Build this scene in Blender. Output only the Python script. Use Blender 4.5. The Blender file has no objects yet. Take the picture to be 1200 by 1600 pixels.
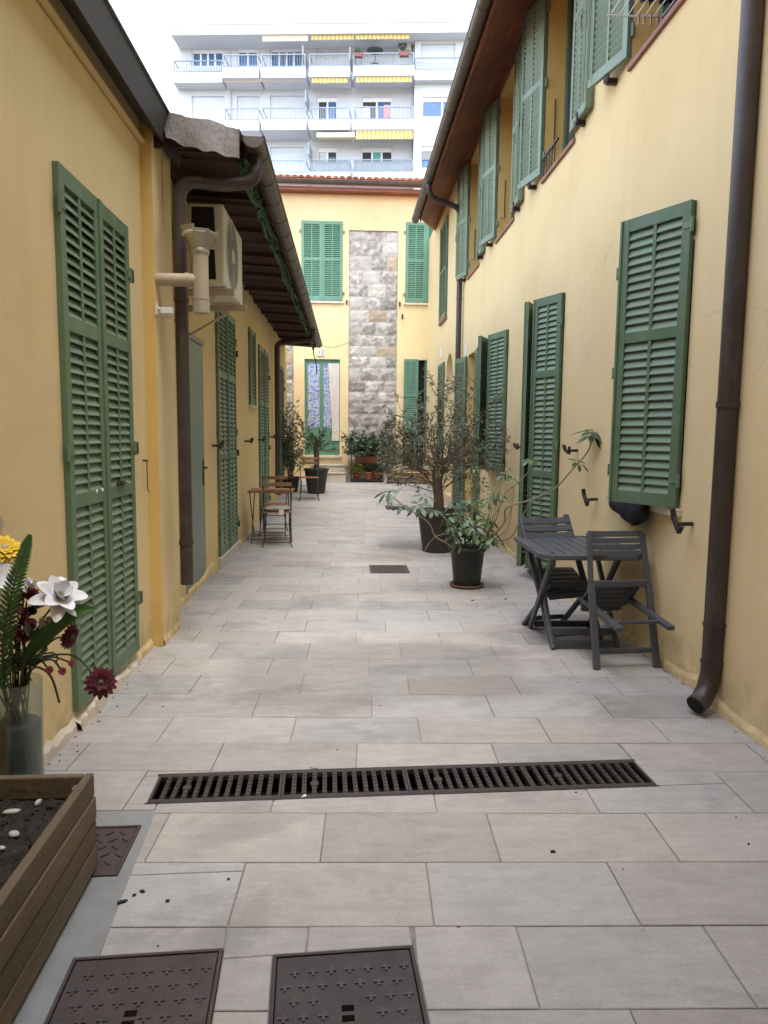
import bpy, math, random
from mathutils import Vector, Matrix
random.seed(7)
C = bpy.context.scene
COL = C.collection
R_ = math.radians

# ------------------------------------------------------------------ camera
F_PX = 1100.0
CAM = Vector((0, 0, 1.55))
ROLL = R_(0.6)
xr, yr = (543-600)/F_PX, (800-680)/F_PX
x0_ = math.cos(ROLL)*xr - math.sin(ROLL)*yr
y0_ = math.sin(ROLL)*xr + math.cos(ROLL)*yr
PITCH = math.atan(y0_)
YAW = math.atan(-x0_*math.cos(PITCH))
fh = Vector((math.sin(YAW), math.cos(YAW), 0))
Fv = fh*math.cos(PITCH) - Vector((0, 0, 1))*math.sin(PITCH)
R0 = Vector((math.cos(YAW), -math.sin(YAW), 0))
U0 = R0.cross(Fv)
Rv = R0*math.cos(ROLL) + U0*math.sin(ROLL)
Uv = U0*math.cos(ROLL) - R0*math.sin(ROLL)
cd = bpy.data.cameras.new('camera'); cam = bpy.data.objects.new('camera', cd); COL.objects.link(cam)
m = Matrix((Rv, Uv, -Fv)).transposed().to_4x4(); m.translation = CAM
cam.matrix_world = m
cd.sensor_fit = 'VERTICAL'; cd.sensor_height = 36; cd.lens = 36*F_PX/1600
cd.clip_start = 0.05; cd.clip_end = 3000
cd.dof.use_dof = True; cd.dof.focus_distance = 6.5; cd.dof.aperture_fstop = 14
C.camera = cam

# ------------------------------------------------------------------ sky, sun, exposure
SUN_EL, SUN_AZ = R_(72), R_(172)          # azimuth from +Y clockwise: high, a little behind the viewer
w = bpy.data.worlds.new("World"); C.world = w; w.use_nodes = True
nt = w.node_tree; nt.nodes.clear()
sky = nt.nodes.new('ShaderNodeTexSky'); sky.sky_type = 'NISHITA'; sky.sun_disc = False
sky.sun_elevation = SUN_EL; sky.sun_rotation = SUN_AZ; sky.air_density = 1.0; sky.dust_density = 1.0; sky.ozone_density = 1.0
bg = nt.nodes.new('ShaderNodeBackground'); bg.inputs['Strength'].default_value = 0.15
out = nt.nodes.new('ShaderNodeOutputWorld')
hs = nt.nodes.new('ShaderNodeHueSaturation'); hs.inputs['Saturation'].default_value = .55
nt.links.new(sky.outputs[0], hs.inputs['Color']); nt.links.new(hs.outputs[0], bg.inputs[0]); nt.links.new(bg.outputs[0], out.inputs[0])
sd = bpy.data.lights.new('sun', 'SUN'); sd.energy = .6; sd.angle = R_(35); sd.color = (1, .95, .87)
sun = bpy.data.objects.new('sun', sd); COL.objects.link(sun)
sdir = Vector((math.sin(SUN_AZ)*math.cos(SUN_EL), math.cos(SUN_AZ)*math.cos(SUN_EL), math.sin(SUN_EL)))
sun.rotation_euler = sdir.to_track_quat('Z', 'Y').to_euler()
C.view_settings.view_transform = 'Standard'; C.view_settings.look = 'None'
C.view_settings.exposure = 2.55; C.view_settings.gamma = 1; C.view_settings.use_curve_mapping = False
try:
    C.cycles.max_bounces = 8; C.cycles.diffuse_bounces = 5
except Exception: pass

# ------------------------------------------------------------------ pixel -> place on a real plane
def ray(px, py):
    return Fv + Rv*((px-600)/F_PX) - Uv*((py-800)/F_PX)
def onX(px, py, X):
    d = ray(px, py); return CAM + d*(X/d.x)
def onY(px, py, Y):
    d = ray(px, py); return CAM + d*(Y/d.y)
def onZ(px, py, Z=0.0):
    d = ray(px, py); return CAM + d*((Z-CAM.z)/d.z)

# ------------------------------------------------------------------ materials
def pmat(name, col, rough=.6, var=.12, scale=3.0, bump=0.0, bscale=60.0, col2=None, metal=0.0, tint=0.0, rnd=0.0,
         stain=None, stain_scale=1.2, stain_amt=.5, wave=None, slo=.52, shi=.75, spec=.5, detail=6.0, trans=0.0):
    mt = bpy.data.materials.new(name); mt.use_nodes = True
    n = mt.node_tree.nodes; l = mt.node_tree.links
    b = n['Principled BSDF']
    tc = n.new('ShaderNodeTexCoord')
    src = tc.outputs['Object']
    noi = n.new('ShaderNodeTexNoise'); noi.inputs['Scale'].default_value = scale; noi.inputs['Detail'].default_value = detail
    noi.inputs['Roughness'].default_value = .6
    l.new(src, noi.inputs['Vector'])
    mr = n.new('ShaderNodeMapRange'); mr.inputs[1].default_value = .3; mr.inputs[2].default_value = .7
    l.new(noi.outputs['Fac'], mr.inputs[0])
    mix = n.new('ShaderNodeMix'); mix.data_type = 'RGBA'
    c = Vector(col); c2 = Vector(col2) if col2 else None
    a_ = c*(1-var); b_ = c2 if c2 else c*(1+var)
    mix.inputs[6].default_value = (*a_, 1); mix.inputs[7].default_value = (*b_, 1)
    l.new(mr.outputs[0], mix.inputs[0])
    cur = mix.outputs[2]
    if wave:
        mp = n.new('ShaderNodeMapping'); mp.inputs['Scale'].default_value = wave
        l.new(src, mp.inputs[0])
        n2 = n.new('ShaderNodeTexNoise'); n2.inputs['Scale'].default_value = 1.0; n2.inputs['Detail'].default_value = 5
        l.new(mp.outputs[0], n2.inputs['Vector'])
        m2 = n.new('ShaderNodeMapRange'); m2.inputs[1].default_value = .3; m2.inputs[2].default_value = .7
        m2.inputs[3].default_value = .72; m2.inputs[4].default_value = 1.2
        l.new(n2.outputs['Fac'], m2.inputs[0])
        mu = n.new('ShaderNodeMix'); mu.data_type = 'RGBA'; mu.blend_type = 'MULTIPLY'; mu.inputs[0].default_value = 1
        l.new(cur, mu.inputs[6]); l.new(m2.outputs[0], mu.inputs[7]); cur = mu.outputs[2]
    if stain:
        n3 = n.new('ShaderNodeTexNoise'); n3.inputs['Scale'].default_value = stain_scale; n3.inputs['Detail'].default_value = 8
        n3.inputs['Roughness'].default_value = .65
        l.new(src, n3.inputs['Vector'])
        m3 = n.new('ShaderNodeMapRange'); m3.inputs[1].default_value = slo; m3.inputs[2].default_value = shi
        m3.inputs[3].default_value = 0; m3.inputs[4].default_value = stain_amt
        l.new(n3.outputs['Fac'], m3.inputs[0])
        ms = n.new('ShaderNodeMix'); ms.data_type = 'RGBA'; ms.inputs[7].default_value = (*stain, 1)
        l.new(m3.outputs[0], ms.inputs[0]); l.new(cur, ms.inputs[6]); cur = ms.outputs[2]
    if tint or rnd:
        if tint:
            at = n.new('ShaderNodeAttribute'); at.attribute_name = 'tint'; s_ = at.outputs['Fac']; amt = tint
        else:
            oi = n.new('ShaderNodeObjectInfo'); s_ = oi.outputs['Random']; amt = rnd
        m4 = n.new('ShaderNodeMapRange'); m4.inputs[3].default_value = 1-amt; m4.inputs[4].default_value = 1+amt
        l.new(s_, m4.inputs[0])
        mv = n.new('ShaderNodeMix'); mv.data_type = 'RGBA'; mv.blend_type = 'MULTIPLY'; mv.inputs[0].default_value = 1
        l.new(cur, mv.inputs[6]); l.new(m4.outputs[0], mv.inputs[7]); cur = mv.outputs[2]
    l.new(cur, b.inputs['Base Color'])
    b.inputs['Roughness'].default_value = rough; b.inputs['Metallic'].default_value = metal
    b.inputs['Specular IOR Level'].default_value = spec
    if trans: b.inputs['Transmission Weight'].default_value = trans
    if bump:
        nb = n.new('ShaderNodeTexNoise'); nb.inputs['Scale'].default_value = bscale; nb.inputs['Detail'].default_value = 5
        l.new(src, nb.inputs['Vector'])
        bp = n.new('ShaderNodeBump'); bp.inputs['Strength'].default_value = bump; bp.inputs['Distance'].default_value = .01
        l.new(nb.outputs['Fac'], bp.inputs['Height']); l.new(bp.outputs[0], b.inputs['Normal'])
    return mt

M = {}
def pave_extra(mt):
    '''cleft veins running with the slab, fine speckle, and darker patches, all in the stone itself'''
    n = mt.node_tree.nodes; l = mt.node_tree.links; b = n['Principled BSDF']; cur = b.inputs['Base Color'].links[0].from_socket
    tc = [x for x in n if x.type == 'TEX_COORD'][0]
    for sc, lo, hi, a, c in (((5, 22, 6), .35, .68, .90, 1.06), ((90, 160, 90), .3, .7, .86, 1.10), ((.9, 1.5, 1), .54, .62, 1.0, .80)):
        mp = n.new('ShaderNodeMapping'); mp.inputs['Scale'].default_value = sc; mp.inputs['Rotation'].default_value = (0, 0, .12); l.new(tc.outputs['Object'], mp.inputs[0])
        nz = n.new('ShaderNodeTexNoise'); nz.inputs['Scale'].default_value = 1; nz.inputs['Detail'].default_value = 7; nz.inputs['Roughness'].default_value = .65; nz.inputs['Distortion'].default_value = .8
        l.new(mp.outputs[0], nz.inputs['Vector'])
        mr = n.new('ShaderNodeMapRange'); mr.inputs[1].default_value = lo; mr.inputs[2].default_value = hi; mr.inputs[3].default_value = a; mr.inputs[4].default_value = c; l.new(nz.outputs['Fac'], mr.inputs[0])
        mu = n.new('ShaderNodeMix'); mu.data_type = 'RGBA'; mu.blend_type = 'MULTIPLY'; mu.inputs[0].default_value = 1; l.new(cur, mu.inputs[6]); l.new(mr.outputs[0], mu.inputs[7]); cur = mu.outputs[2]
        if sc[0] == 5:
            bp = [x for x in n if x.type == 'BUMP'][0]; b2 = n.new('ShaderNodeBump'); b2.inputs['Strength'].default_value = .5; b2.inputs['Distance'].default_value = .006
            l.new(nz.outputs['Fac'], b2.inputs['Height']); l.new(bp.outputs[0], b2.inputs['Normal']); l.new(b2.outputs[0], b.inputs['Normal'])
    # some slabs warmer than others
    at = n.new('ShaderNodeAttribute'); at.attribute_name = 'tint'
    h1_ = n.new('ShaderNodeMath'); h1_.operation = 'MULTIPLY'; h1_.inputs[1].default_value = 17.3; l.new(at.outputs['Fac'], h1_.inputs[0])
    h2_ = n.new('ShaderNodeMath'); h2_.operation = 'FRACT'; l.new(h1_.outputs[0], h2_.inputs[0])
    hm = n.new('ShaderNodeMix'); hm.data_type = 'RGBA'; hm.inputs[6].default_value = (.985, 1.0, 1.02, 1); hm.inputs[7].default_value = (1.035, .995, .95, 1); l.new(h2_.outputs[0], hm.inputs[0])
    mu = n.new('ShaderNodeMix'); mu.data_type = 'RGBA'; mu.blend_type = 'MULTIPLY'; mu.inputs[0].default_value = 1; l.new(cur, mu.inputs[6]); l.new(hm.outputs[2], mu.inputs[7]); cur = mu.outputs[2]
    # the broad grey stain left in the low middle of the alley
    g = n.new('ShaderNodeNewGeometry'); nd = n.new('ShaderNodeTexNoise'); nd.inputs['Scale'].default_value = 1.5; nd.inputs['Detail'].default_value = 6; l.new(g.outputs['Position'], nd.inputs['Vector'])
    va = n.new('ShaderNodeVectorMath'); va.operation = 'MULTIPLY_ADD'; va.inputs[1].default_value = (1.6, 1.3, 0); l.new(nd.outputs['Color'], va.inputs[0]); l.new(g.outputs['Position'], va.inputs[2])
    mp = n.new('ShaderNodeMapping'); mp.vector_type = 'TEXTURE'; mp.inputs['Location'].default_value = (.95, 5.15, 0); mp.inputs['Scale'].default_value = (1.15, .85, 1); l.new(va.outputs[0], mp.inputs[0])
    ln_ = n.new('ShaderNodeVectorMath'); ln_.operation = 'LENGTH'; l.new(mp.outputs[0], ln_.inputs[0])
    ms = n.new('ShaderNodeMapRange'); ms.inputs[1].default_value = .72; ms.inputs[2].default_value = 1.0; ms.inputs[3].default_value = .76; ms.inputs[4].default_value = 1.0; l.new(ln_.outputs['Value'], ms.inputs[0])
    mu = n.new('ShaderNodeMix'); mu.data_type = 'RGBA'; mu.blend_type = 'MULTIPLY'; mu.inputs[0].default_value = 1; l.new(cur, mu.inputs[6]); l.new(ms.outputs[0], mu.inputs[7]); cur = mu.outputs[2]
    l.new(cur, b.inputs['Base Color'])
def plaster(name, col, col2, dirt):
    """painted lime plaster: two scales of unevenness, trowel relief, rubbed and dirty foot of the wall"""
    mt = pmat(name, col, .88, .1, .7, .5, 5, col2=col2, stain=(col[0]*.84, col[1]*.8, col[2]*.66), stain_scale=.7, stain_amt=.32, spec=.25)
    n = mt.node_tree.nodes; l = mt.node_tree.links; b = n['Principled BSDF']
    cur = b.inputs['Base Color'].links[0].from_socket
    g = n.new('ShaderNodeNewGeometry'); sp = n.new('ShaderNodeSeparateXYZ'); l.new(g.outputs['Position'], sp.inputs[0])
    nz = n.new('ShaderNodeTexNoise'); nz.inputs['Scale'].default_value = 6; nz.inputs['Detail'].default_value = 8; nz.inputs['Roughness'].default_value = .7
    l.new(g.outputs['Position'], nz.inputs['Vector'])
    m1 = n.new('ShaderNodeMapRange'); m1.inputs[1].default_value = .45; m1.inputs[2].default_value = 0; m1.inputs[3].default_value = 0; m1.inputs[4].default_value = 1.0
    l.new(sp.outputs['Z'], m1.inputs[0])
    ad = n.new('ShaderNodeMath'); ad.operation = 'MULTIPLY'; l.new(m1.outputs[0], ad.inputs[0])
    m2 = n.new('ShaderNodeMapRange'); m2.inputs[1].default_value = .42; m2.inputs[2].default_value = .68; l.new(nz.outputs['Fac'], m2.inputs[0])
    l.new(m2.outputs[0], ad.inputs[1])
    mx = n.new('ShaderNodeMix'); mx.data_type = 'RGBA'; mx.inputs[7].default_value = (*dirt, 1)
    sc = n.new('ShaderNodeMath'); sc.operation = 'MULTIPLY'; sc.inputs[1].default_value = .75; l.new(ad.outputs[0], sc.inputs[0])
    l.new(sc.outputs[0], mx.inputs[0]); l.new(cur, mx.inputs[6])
    # vertical rain streaks, faint
    mp = n.new('ShaderNodeMapping'); mp.inputs['Scale'].default_value = (5, 5, .35); l.new(g.outputs['Position'], mp.inputs[0])
    ns = n.new('ShaderNodeTexNoise'); ns.inputs['Scale'].default_value = 1; ns.inputs['Detail'].default_value = 6; l.new(mp.outputs[0], ns.inputs['Vector'])
    m3 = n.new('ShaderNodeMapRange'); m3.inputs[1].default_value = .55; m3.inputs[2].default_value = .8; m3.inputs[3].default_value = 1; m3.inputs[4].default_value = .94
    l.new(ns.outputs['Fac'], m3.inputs[0])
    mu = n.new('ShaderNodeMix'); mu.data_type = 'RGBA'; mu.blend_type = 'MULTIPLY'; mu.inputs[0].default_value = 1
    l.new(mx.outputs[2], mu.inputs[6]); l.new(m3.outputs[0], mu.inputs[7])
    # a few hairline cracks
    md = n.new('ShaderNodeTexNoise'); md.inputs['Scale'].default_value = 2.2; md.inputs['Detail'].default_value = 6; l.new(g.outputs['Position'], md.inputs['Vector'])
    va = n.new('ShaderNodeVectorMath'); va.operation = 'MULTIPLY_ADD'; va.inputs[1].default_value = (.5, .5, .5); l.new(md.outputs['Color'], va.inputs[0]); l.new(g.outputs['Position'], va.inputs[2])
    vo = n.new('ShaderNodeTexVoronoi'); vo.feature = 'DISTANCE_TO_EDGE'; vo.inputs['Scale'].default_value = .42; l.new(va.outputs[0], vo.inputs['Vector'])
    mk = n.new('ShaderNodeTexNoise'); mk.inputs['Scale'].default_value = .8; l.new(g.outputs['Position'], mk.inputs['Vector'])
    m5 = n.new('ShaderNodeMapRange'); m5.inputs[1].default_value = .0; m5.inputs[2].default_value = .0022; m5.inputs[3].default_value = .30; m5.inputs[4].default_value = 0; l.new(vo.outputs['Distance'], m5.inputs[0])
    m6 = n.new('ShaderNodeMapRange'); m6.inputs[1].default_value = .5; m6.inputs[2].default_value = .62; l.new(mk.outputs['Fac'], m6.inputs[0])
    m7 = n.new('ShaderNodeMath'); m7.operation = 'MULTIPLY'; l.new(m5.outputs[0], m7.inputs[0]); l.new(m6.outputs[0], m7.inputs[1])
    m8 = n.new('ShaderNodeMix'); m8.data_type = 'RGBA'; m8.inputs[7].default_value = (.2, .15, .09, 1); l.new(m7.outputs[0], m8.inputs[0]); l.new(mu.outputs[2], m8.inputs[6])
    l.new(m8.outputs[2], b.inputs['Base Color'])
    # second, finer grain in the bump
    bp = [x for x in n if x.type == 'BUMP'][0]
    nf = n.new('ShaderNodeTexNoise'); nf.inputs['Scale'].default_value = 160; nf.inputs['Detail'].default_value = 3
    l.new(g.outputs['Position'], nf.inputs['Vector'])
    b2 = n.new('ShaderNodeBump'); b2.inputs['Strength'].default_value = .18; b2.inputs['Distance'].default_value = .003
    l.new(nf.outputs['Fac'], b2.inputs['Height']); l.new(bp.outputs[0], b2.inputs['Normal']); l.new(b2.outputs[0], b.inputs['Normal'])
    return mt
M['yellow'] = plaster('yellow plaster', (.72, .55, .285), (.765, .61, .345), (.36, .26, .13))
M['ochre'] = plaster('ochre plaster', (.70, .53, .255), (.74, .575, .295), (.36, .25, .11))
M['reveal'] = plaster('bounce light ochre plaster', (.66, .45, .15), (.70, .49, .18), (.36, .25, .11))  # wall ochre deepened: light bouncing in reveals and pilaster return, put into the colour
M['niche'] = pmat('pale niche plaster', (.55, .50, .42), .9, .06, 2, .2, 20)
M['green'] = pmat('green shutter paint', (.112, .182, .10), .52, .14, 4, .2, 90, rnd=.13, stain=(.15, .21, .155), stain_scale=6, stain_amt=.5, slo=.5, shi=.62)
M['greenslat'] = pmat('sky lightened green louvre paint', (.165, .225, .15), .5, .14, 4, .15, 90, rnd=.10)  # slats paler than their frames: sky reflection put into the colour
M['faded'] = pmat('faded sky lightened green paint', (.17, .235, .165), .5, .12, 4, .15, 90, rnd=.06, stain=(.12, .19, .12), stain_scale=4, stain_amt=.5)  # upper leaves: sun fading plus sky reflection, both put into the colour
M['farshut'] = pmat('bluish green shutter paint', (.10, .225, .145), .5, .1, 4, .1, 90, rnd=.05)
M['doorgrey'] = pmat('grey green door paint', (.19, .24, .19), .5, .08, 2, .08, 60, stain=(.16, .2, .15), stain_scale=3)
M['brownmetal'] = pmat('brown painted metal', (.047, .032, .028), .45, .2, 5, .15, 40, wave=(26, 26, 1.1), stain=(.095, .078, .07), stain_scale=7, stain_amt=.6)
M['gutter'] = pmat('weathered gutter metal', (.085, .066, .052), .48, .2, 4, .15, 30, stain=(.16, .13, .10), stain_scale=3, stain_amt=.6)
M['fascia'] = pmat('dark grey fascia', (.05, .045, .042), .55, .2, 3, .1, 30)
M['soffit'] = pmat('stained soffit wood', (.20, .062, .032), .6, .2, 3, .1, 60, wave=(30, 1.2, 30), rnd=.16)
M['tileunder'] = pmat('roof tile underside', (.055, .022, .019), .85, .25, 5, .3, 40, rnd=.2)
M['terracotta'] = pmat('terracotta roof tile', (.52, .20, .10), .8, .25, 6, .2, 60, tint=.3)
M['iron'] = pmat('black wrought iron', (.022, .016, .014), .55, .3, 12, .2, 90, stain=(.09, .035, .02), stain_scale=14, stain_amt=.4)
M['redsill'] = pmat('red brown sill', (.26, .12, .09), .7, .2, 6, .15, 50)
M['stonesill'] = pmat('pale stone sill', (.55, .48, .38), .8, .12, 6, .2, 50)
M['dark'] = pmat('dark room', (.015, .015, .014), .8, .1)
M['glass'] = pmat('window glass', (.03, .04, .05), .06, .1, spec=.8)
M['paving'] = pmat('paving stone', (.375, .355, .337), .66, .07, 7, .45, 30, tint=.12, stain=(.22, .205, .192), stain_scale=.8, stain_amt=.6, spec=.4)
pave_extra(M['paving'])
M['mortar'] = pmat('mortar joint', (.235, .215, .195), .95, .3, 8, .3, 120)
M['concrete'] = pmat('grey concrete', (.23, .235, .235), .9, .12, 4, .25, 90, stain=(.15, .15, .15), stain_scale=3)
M['ground'] = pmat('earth', (.2, .18, .15), .95)
M['castiron'] = pmat('cast iron', (.052, .042, .04), .55, .25, 9, .3, 120, stain=(.10, .06, .045), stain_scale=6, stain_amt=.5, metal=.2)
M['rustiron'] = pmat('reddish cast iron', (.066, .044, .043), .6, .25, 9, .3, 120, stain=(.05, .045, .045), stain_scale=5, stain_amt=.5, metal=.1)
M['wornmetal'] = pmat('worn iron edges', (.075, .066, .066), .45, .3, 14, .2, 120, metal=.2)
M['pit'] = pmat('drain pit', (.008, .008, .008), .9)
M['tarp'] = pmat('weathered grey sheet', (.11, .092, .075), .6, .25, 8, .4, 30, wave=(40, 5, 10), stain=(.17, .155, .135), stain_scale=7, stain_amt=.6)
M['accase'] = pmat('cream appliance casing', (.62, .57, .47), .5, .06, 2, .03, 60)
M['acgrill'] = pmat('grey fan grille', (.34, .33, .31), .5, .1)
M['flue'] = pmat('beige plastic flue', (.42, .34, .24), .5, .12, 5, .08, 30)
M['cowl'] = pmat('tin cowl', (.45, .40, .32), .38, .12, 6, .1, 40, metal=.5)
M['whiteplastic'] = pmat('white plastic', (.7, .68, .63), .45, .05)
M['conduit'] = pmat('painted moulding', (.60, .44, .22), .8, .08)
M['greennet'] = pmat('green netting', (.03, .09, .035), .7, .3, 20)
M['cable'] = pmat('black cable', (.02, .02, .02), .6)
M['plastic'] = pmat('charcoal plastic', (.066, .071, .084), .45, .1, 6, .12, 220, stain=(.10, .105, .11), stain_scale=5, stain_amt=.3)
M['bluecloth'] = pmat('dark cloth', (.014, .014, .017), .9)
M['wood'] = pmat('acacia wood', (.24, .12, .055), .6, .2, 6, .12, 40, wave=(2.5, 40, 40), rnd=.15)
M['metalblack'] = pmat('black steel', (.02, .02, .021), .45, .2)
M['cushion'] = pmat('linen cushion', (.36, .31, .26), .95, .12, 12, .3, 140)
M['pot'] = pmat('black plastic pot', (.022, .024, .023), .5, .15, 6, .06, 60)
M['potbrown'] = pmat('dark brown pot', (.045, .032, .028), .55, .2, 5, .08, 50)
M['clay'] = pmat('terracotta pot', (.30, .11, .055), .8, .2, 8, .15, 60)
M['saucer'] = pmat('clay saucer', (.16, .085, .055), .8, .2, 8)
M['soil'] = pmat('dark soil', (.025, .02, .016), .95, .4, 30, .8, 60)
M['bark'] = pmat('bark', (.13, .09, .06), .9, .3, 9, .6, 40, wave=(20, 20, 3))
M['twig'] = pmat('pale stem', (.27, .22, .14), .8, .2, 9, .2, 60)
M['olive'] = pmat('olive leaves', (.155, .165, .105), .55, .2, 4, tint=.55)
M['oliveold'] = pmat('browned leaves', (.17, .155, .09), .6, .2, 4, tint=.5)
M['leafgreen'] = pmat('green leaves', (.085, .155, .05), .45, .2, 4, tint=.55)
M['leafdark'] = pmat('dark leaves', (.05, .09, .042), .45, .2, 4, tint=.5)
M['planter'] = pmat('weathered planter wood', (.15, .108, .066), .85, .2, 3, .35, 50, wave=(20, 1.2, 14), rnd=.2, stain=(.075, .065, .045), stain_scale=3, stain_amt=.7)
M['pebble'] = pmat('pale pebble', (.45, .44, .42), .6, .15, 14)
M['vaseglass'] = None
M['foam'] = pmat('dark green filling', (.022, .04, .027), .5, .25, 5, .05, 30)
M['stem'] = pmat('dark stem', (.055, .07, .025), .6, .3, 10)
M['whitepetal'] = pmat('white petal', (.72, .72, .74), .7, .05, 10)
M['redpetal'] = pmat('burgundy petal', (.095, .006, .020), .7, .25, 20, tint=.3)
M['pinkpetal'] = pmat('pink petal', (.5, .1, .17), .7, .2, 20)
M['yellowpetal'] = pmat('yellow petal', (.75, .50, .02), .7, .1, 20)
M['seedhead'] = pmat('pale seed head', (.42, .38, .26), .9, .2, 40)
M['fern'] = pmat('fern green', (.045, .13, .03), .5, .2, 12, tint=.3)
M['stonewall'] = pmat('rough grey stone', (.275, .245, .21), .9, .3, 9, 1.0, 26, rnd=.25, stain=(.50, .47, .43), stain_scale=6, stain_amt=.9, slo=.47, shi=.60)
M['stonepale'] = pmat('pale stone', (.42, .39, .34), .9, .2, 7, .9, 26, rnd=.14, stain=(.30, .27, .24), stain_scale=9, stain_amt=.7)
M['stonetan'] = pmat('tan stone', (.37, .30, .20), .9, .2, 7, .9, 26, rnd=.14, stain=(.55, .5, .42), stain_scale=8, stain_amt=.6)
M['stonemortar'] = pmat('stone wall mortar', (.42, .39, .345), .95, .15, 8, .4, 70)
M['aptwhite'] = pmat('white render', (.56, .585, .615), .85, .04, .3, .05, 20)
M['aptsoft'] = pmat('white soffit', (.50, .52, .54), .85, .03)
M['aptframe'] = pmat('white window frame', (.8, .8, .8), .5, .03)
M['aptroller'] = pmat('white roller blind', (.56, .59, .63), .6, .03)
M['aptblue'] = pmat('blue reflecting glass', (.06, .14, .29), .08, .2, 1, spec=.8)
M['aptdark'] = pmat('dark glass', (.05, .055, .065), .1, .2, 1, spec=.8)
M['aptteal'] = pmat('teal blind', (.10, .34, .30), .6, .1)
M['railing'] = pmat('grey railing', (.25, .29, .33), .5, .1)
M['raildark'] = pmat('dark screened railing', (.2, .23, .25), .6, .1)
M['awncream'] = pmat('cream awning', (.75, .62, .45), .85, .06)
M['redbrown'] = pmat('red planter box', (.2, .07, .06), .8)
M['apttable'] = pmat('dark balcony table', (.05, .07, .07), .6)
M['digit'] = pmat('dark glazed digits', (.09, .07, .12), .4)
M['bluecurtain'] = None
M['curtain'] = pmat('pale curtain', (.62, .56, .48), .9, .1, 8)
M['clothteal'] = pmat('dark teal garment', (.02, .045, .05), .9, .2, 10)
M['clothwhite'] = pmat('pale garment', (.6, .52, .52), .9, .1, 10)
M['pegs'] = pmat('pink pegs', (.48, .25, .24), .6)
M['rackwire'] = pmat('white coated wire', (.68, .68, .64), .5)
M['yellowleaf'] = pmat('yellow shrub leaves', (.22, .22, .05), .5, .2, 4, tint=.5)
M['benchwood'] = pmat('orange brown wood', (.24, .135, .06), .7, .2, 5, wave=(1.5, 30, 30))
M['aluframe'] = pmat('pale grey frame', (.45, .45, .45), .5)

def striped():
    mt = pmat('yellow striped awning', (.7, .52, .12), .85, .05)
    n = mt.node_tree.nodes; l = mt.node_tree.links; b = n['Principled BSDF']
    tc = n.new('ShaderNodeTexCoord'); wv = n.new('ShaderNodeTexWave'); wv.inputs['Scale'].default_value = 1.55; wv.bands_direction = 'X'
    l.new(tc.outputs['Object'], wv.inputs['Vector'])
    rp = n.new('ShaderNodeValToRGB'); rp.color_ramp.interpolation = 'CONSTANT'
    rp.color_ramp.elements[0].color = (.50, .36, .07, 1); rp.color_ramp.elements[1].color = (.58, .50, .28, 1); rp.color_ramp.elements[1].position = .55
    l.new(wv.outputs['Fac'], rp.inputs[0]); l.new(rp.outputs[0], b.inputs['Base Color'])
    return mt
M['awnyellow'] = striped()
def bluetile():
    mt = pmat('blue patterned curtain', (.2, .26, .42), .6, .1)
    n = mt.node_tree.nodes; l = mt.node_tree.links; b = n['Principled BSDF']
    tc = n.new('ShaderNodeTexCoord'); vo = n.new('ShaderNodeTexVoronoi'); vo.inputs['Scale'].default_value = 16
    l.new(tc.outputs['Object'], vo.inputs['Vector'])
    rp = n.new('ShaderNodeValToRGB'); rp.color_ramp.elements[0].color = (.10, .14, .30, 1); rp.color_ramp.elements[1].color = (.42, .47, .60, 1)
    rp.color_ramp.elements[0].position = .15; rp.color_ramp.elements[1].position = .6
    l.new(vo.outputs['Distance'], rp.inputs[0]); l.new(rp.outputs[0], b.inputs['Base Color'])
    b.inputs['Roughness'].default_value = .35
    return mt
M['bluecurtain'] = bluetile()
def glassmat():
    mt = bpy.data.materials.new('thin vase glass'); mt.use_nodes = True; n = mt.node_tree.nodes; l = mt.node_tree.links; n.clear()
    o = n.new('ShaderNodeOutputMaterial'); t = n.new('ShaderNodeBsdfTransparent'); t.inputs[0].default_value = (.86, .90, .88, 1)
    g = n.new('ShaderNodeBsdfGlossy'); g.inputs['Roughness'].default_value = .05
    lw = n.new('ShaderNodeLayerWeight'); f = n.new('ShaderNodeMapRange'); f.inputs[1].default_value = .5; f.inputs[3].default_value = .05; f.inputs[4].default_value = .4; l.new(lw.outputs['Facing'], f.inputs[0]); mx = n.new('ShaderNodeMixShader')
    l.new(f.outputs[0], mx.inputs[0]); l.new(t.outputs[0], mx.inputs[1]); l.new(g.outputs[0], mx.inputs[2]); l.new(mx.outputs[0], o.inputs[0]); return mt
M['vaseglass'] = glassmat()

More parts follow.
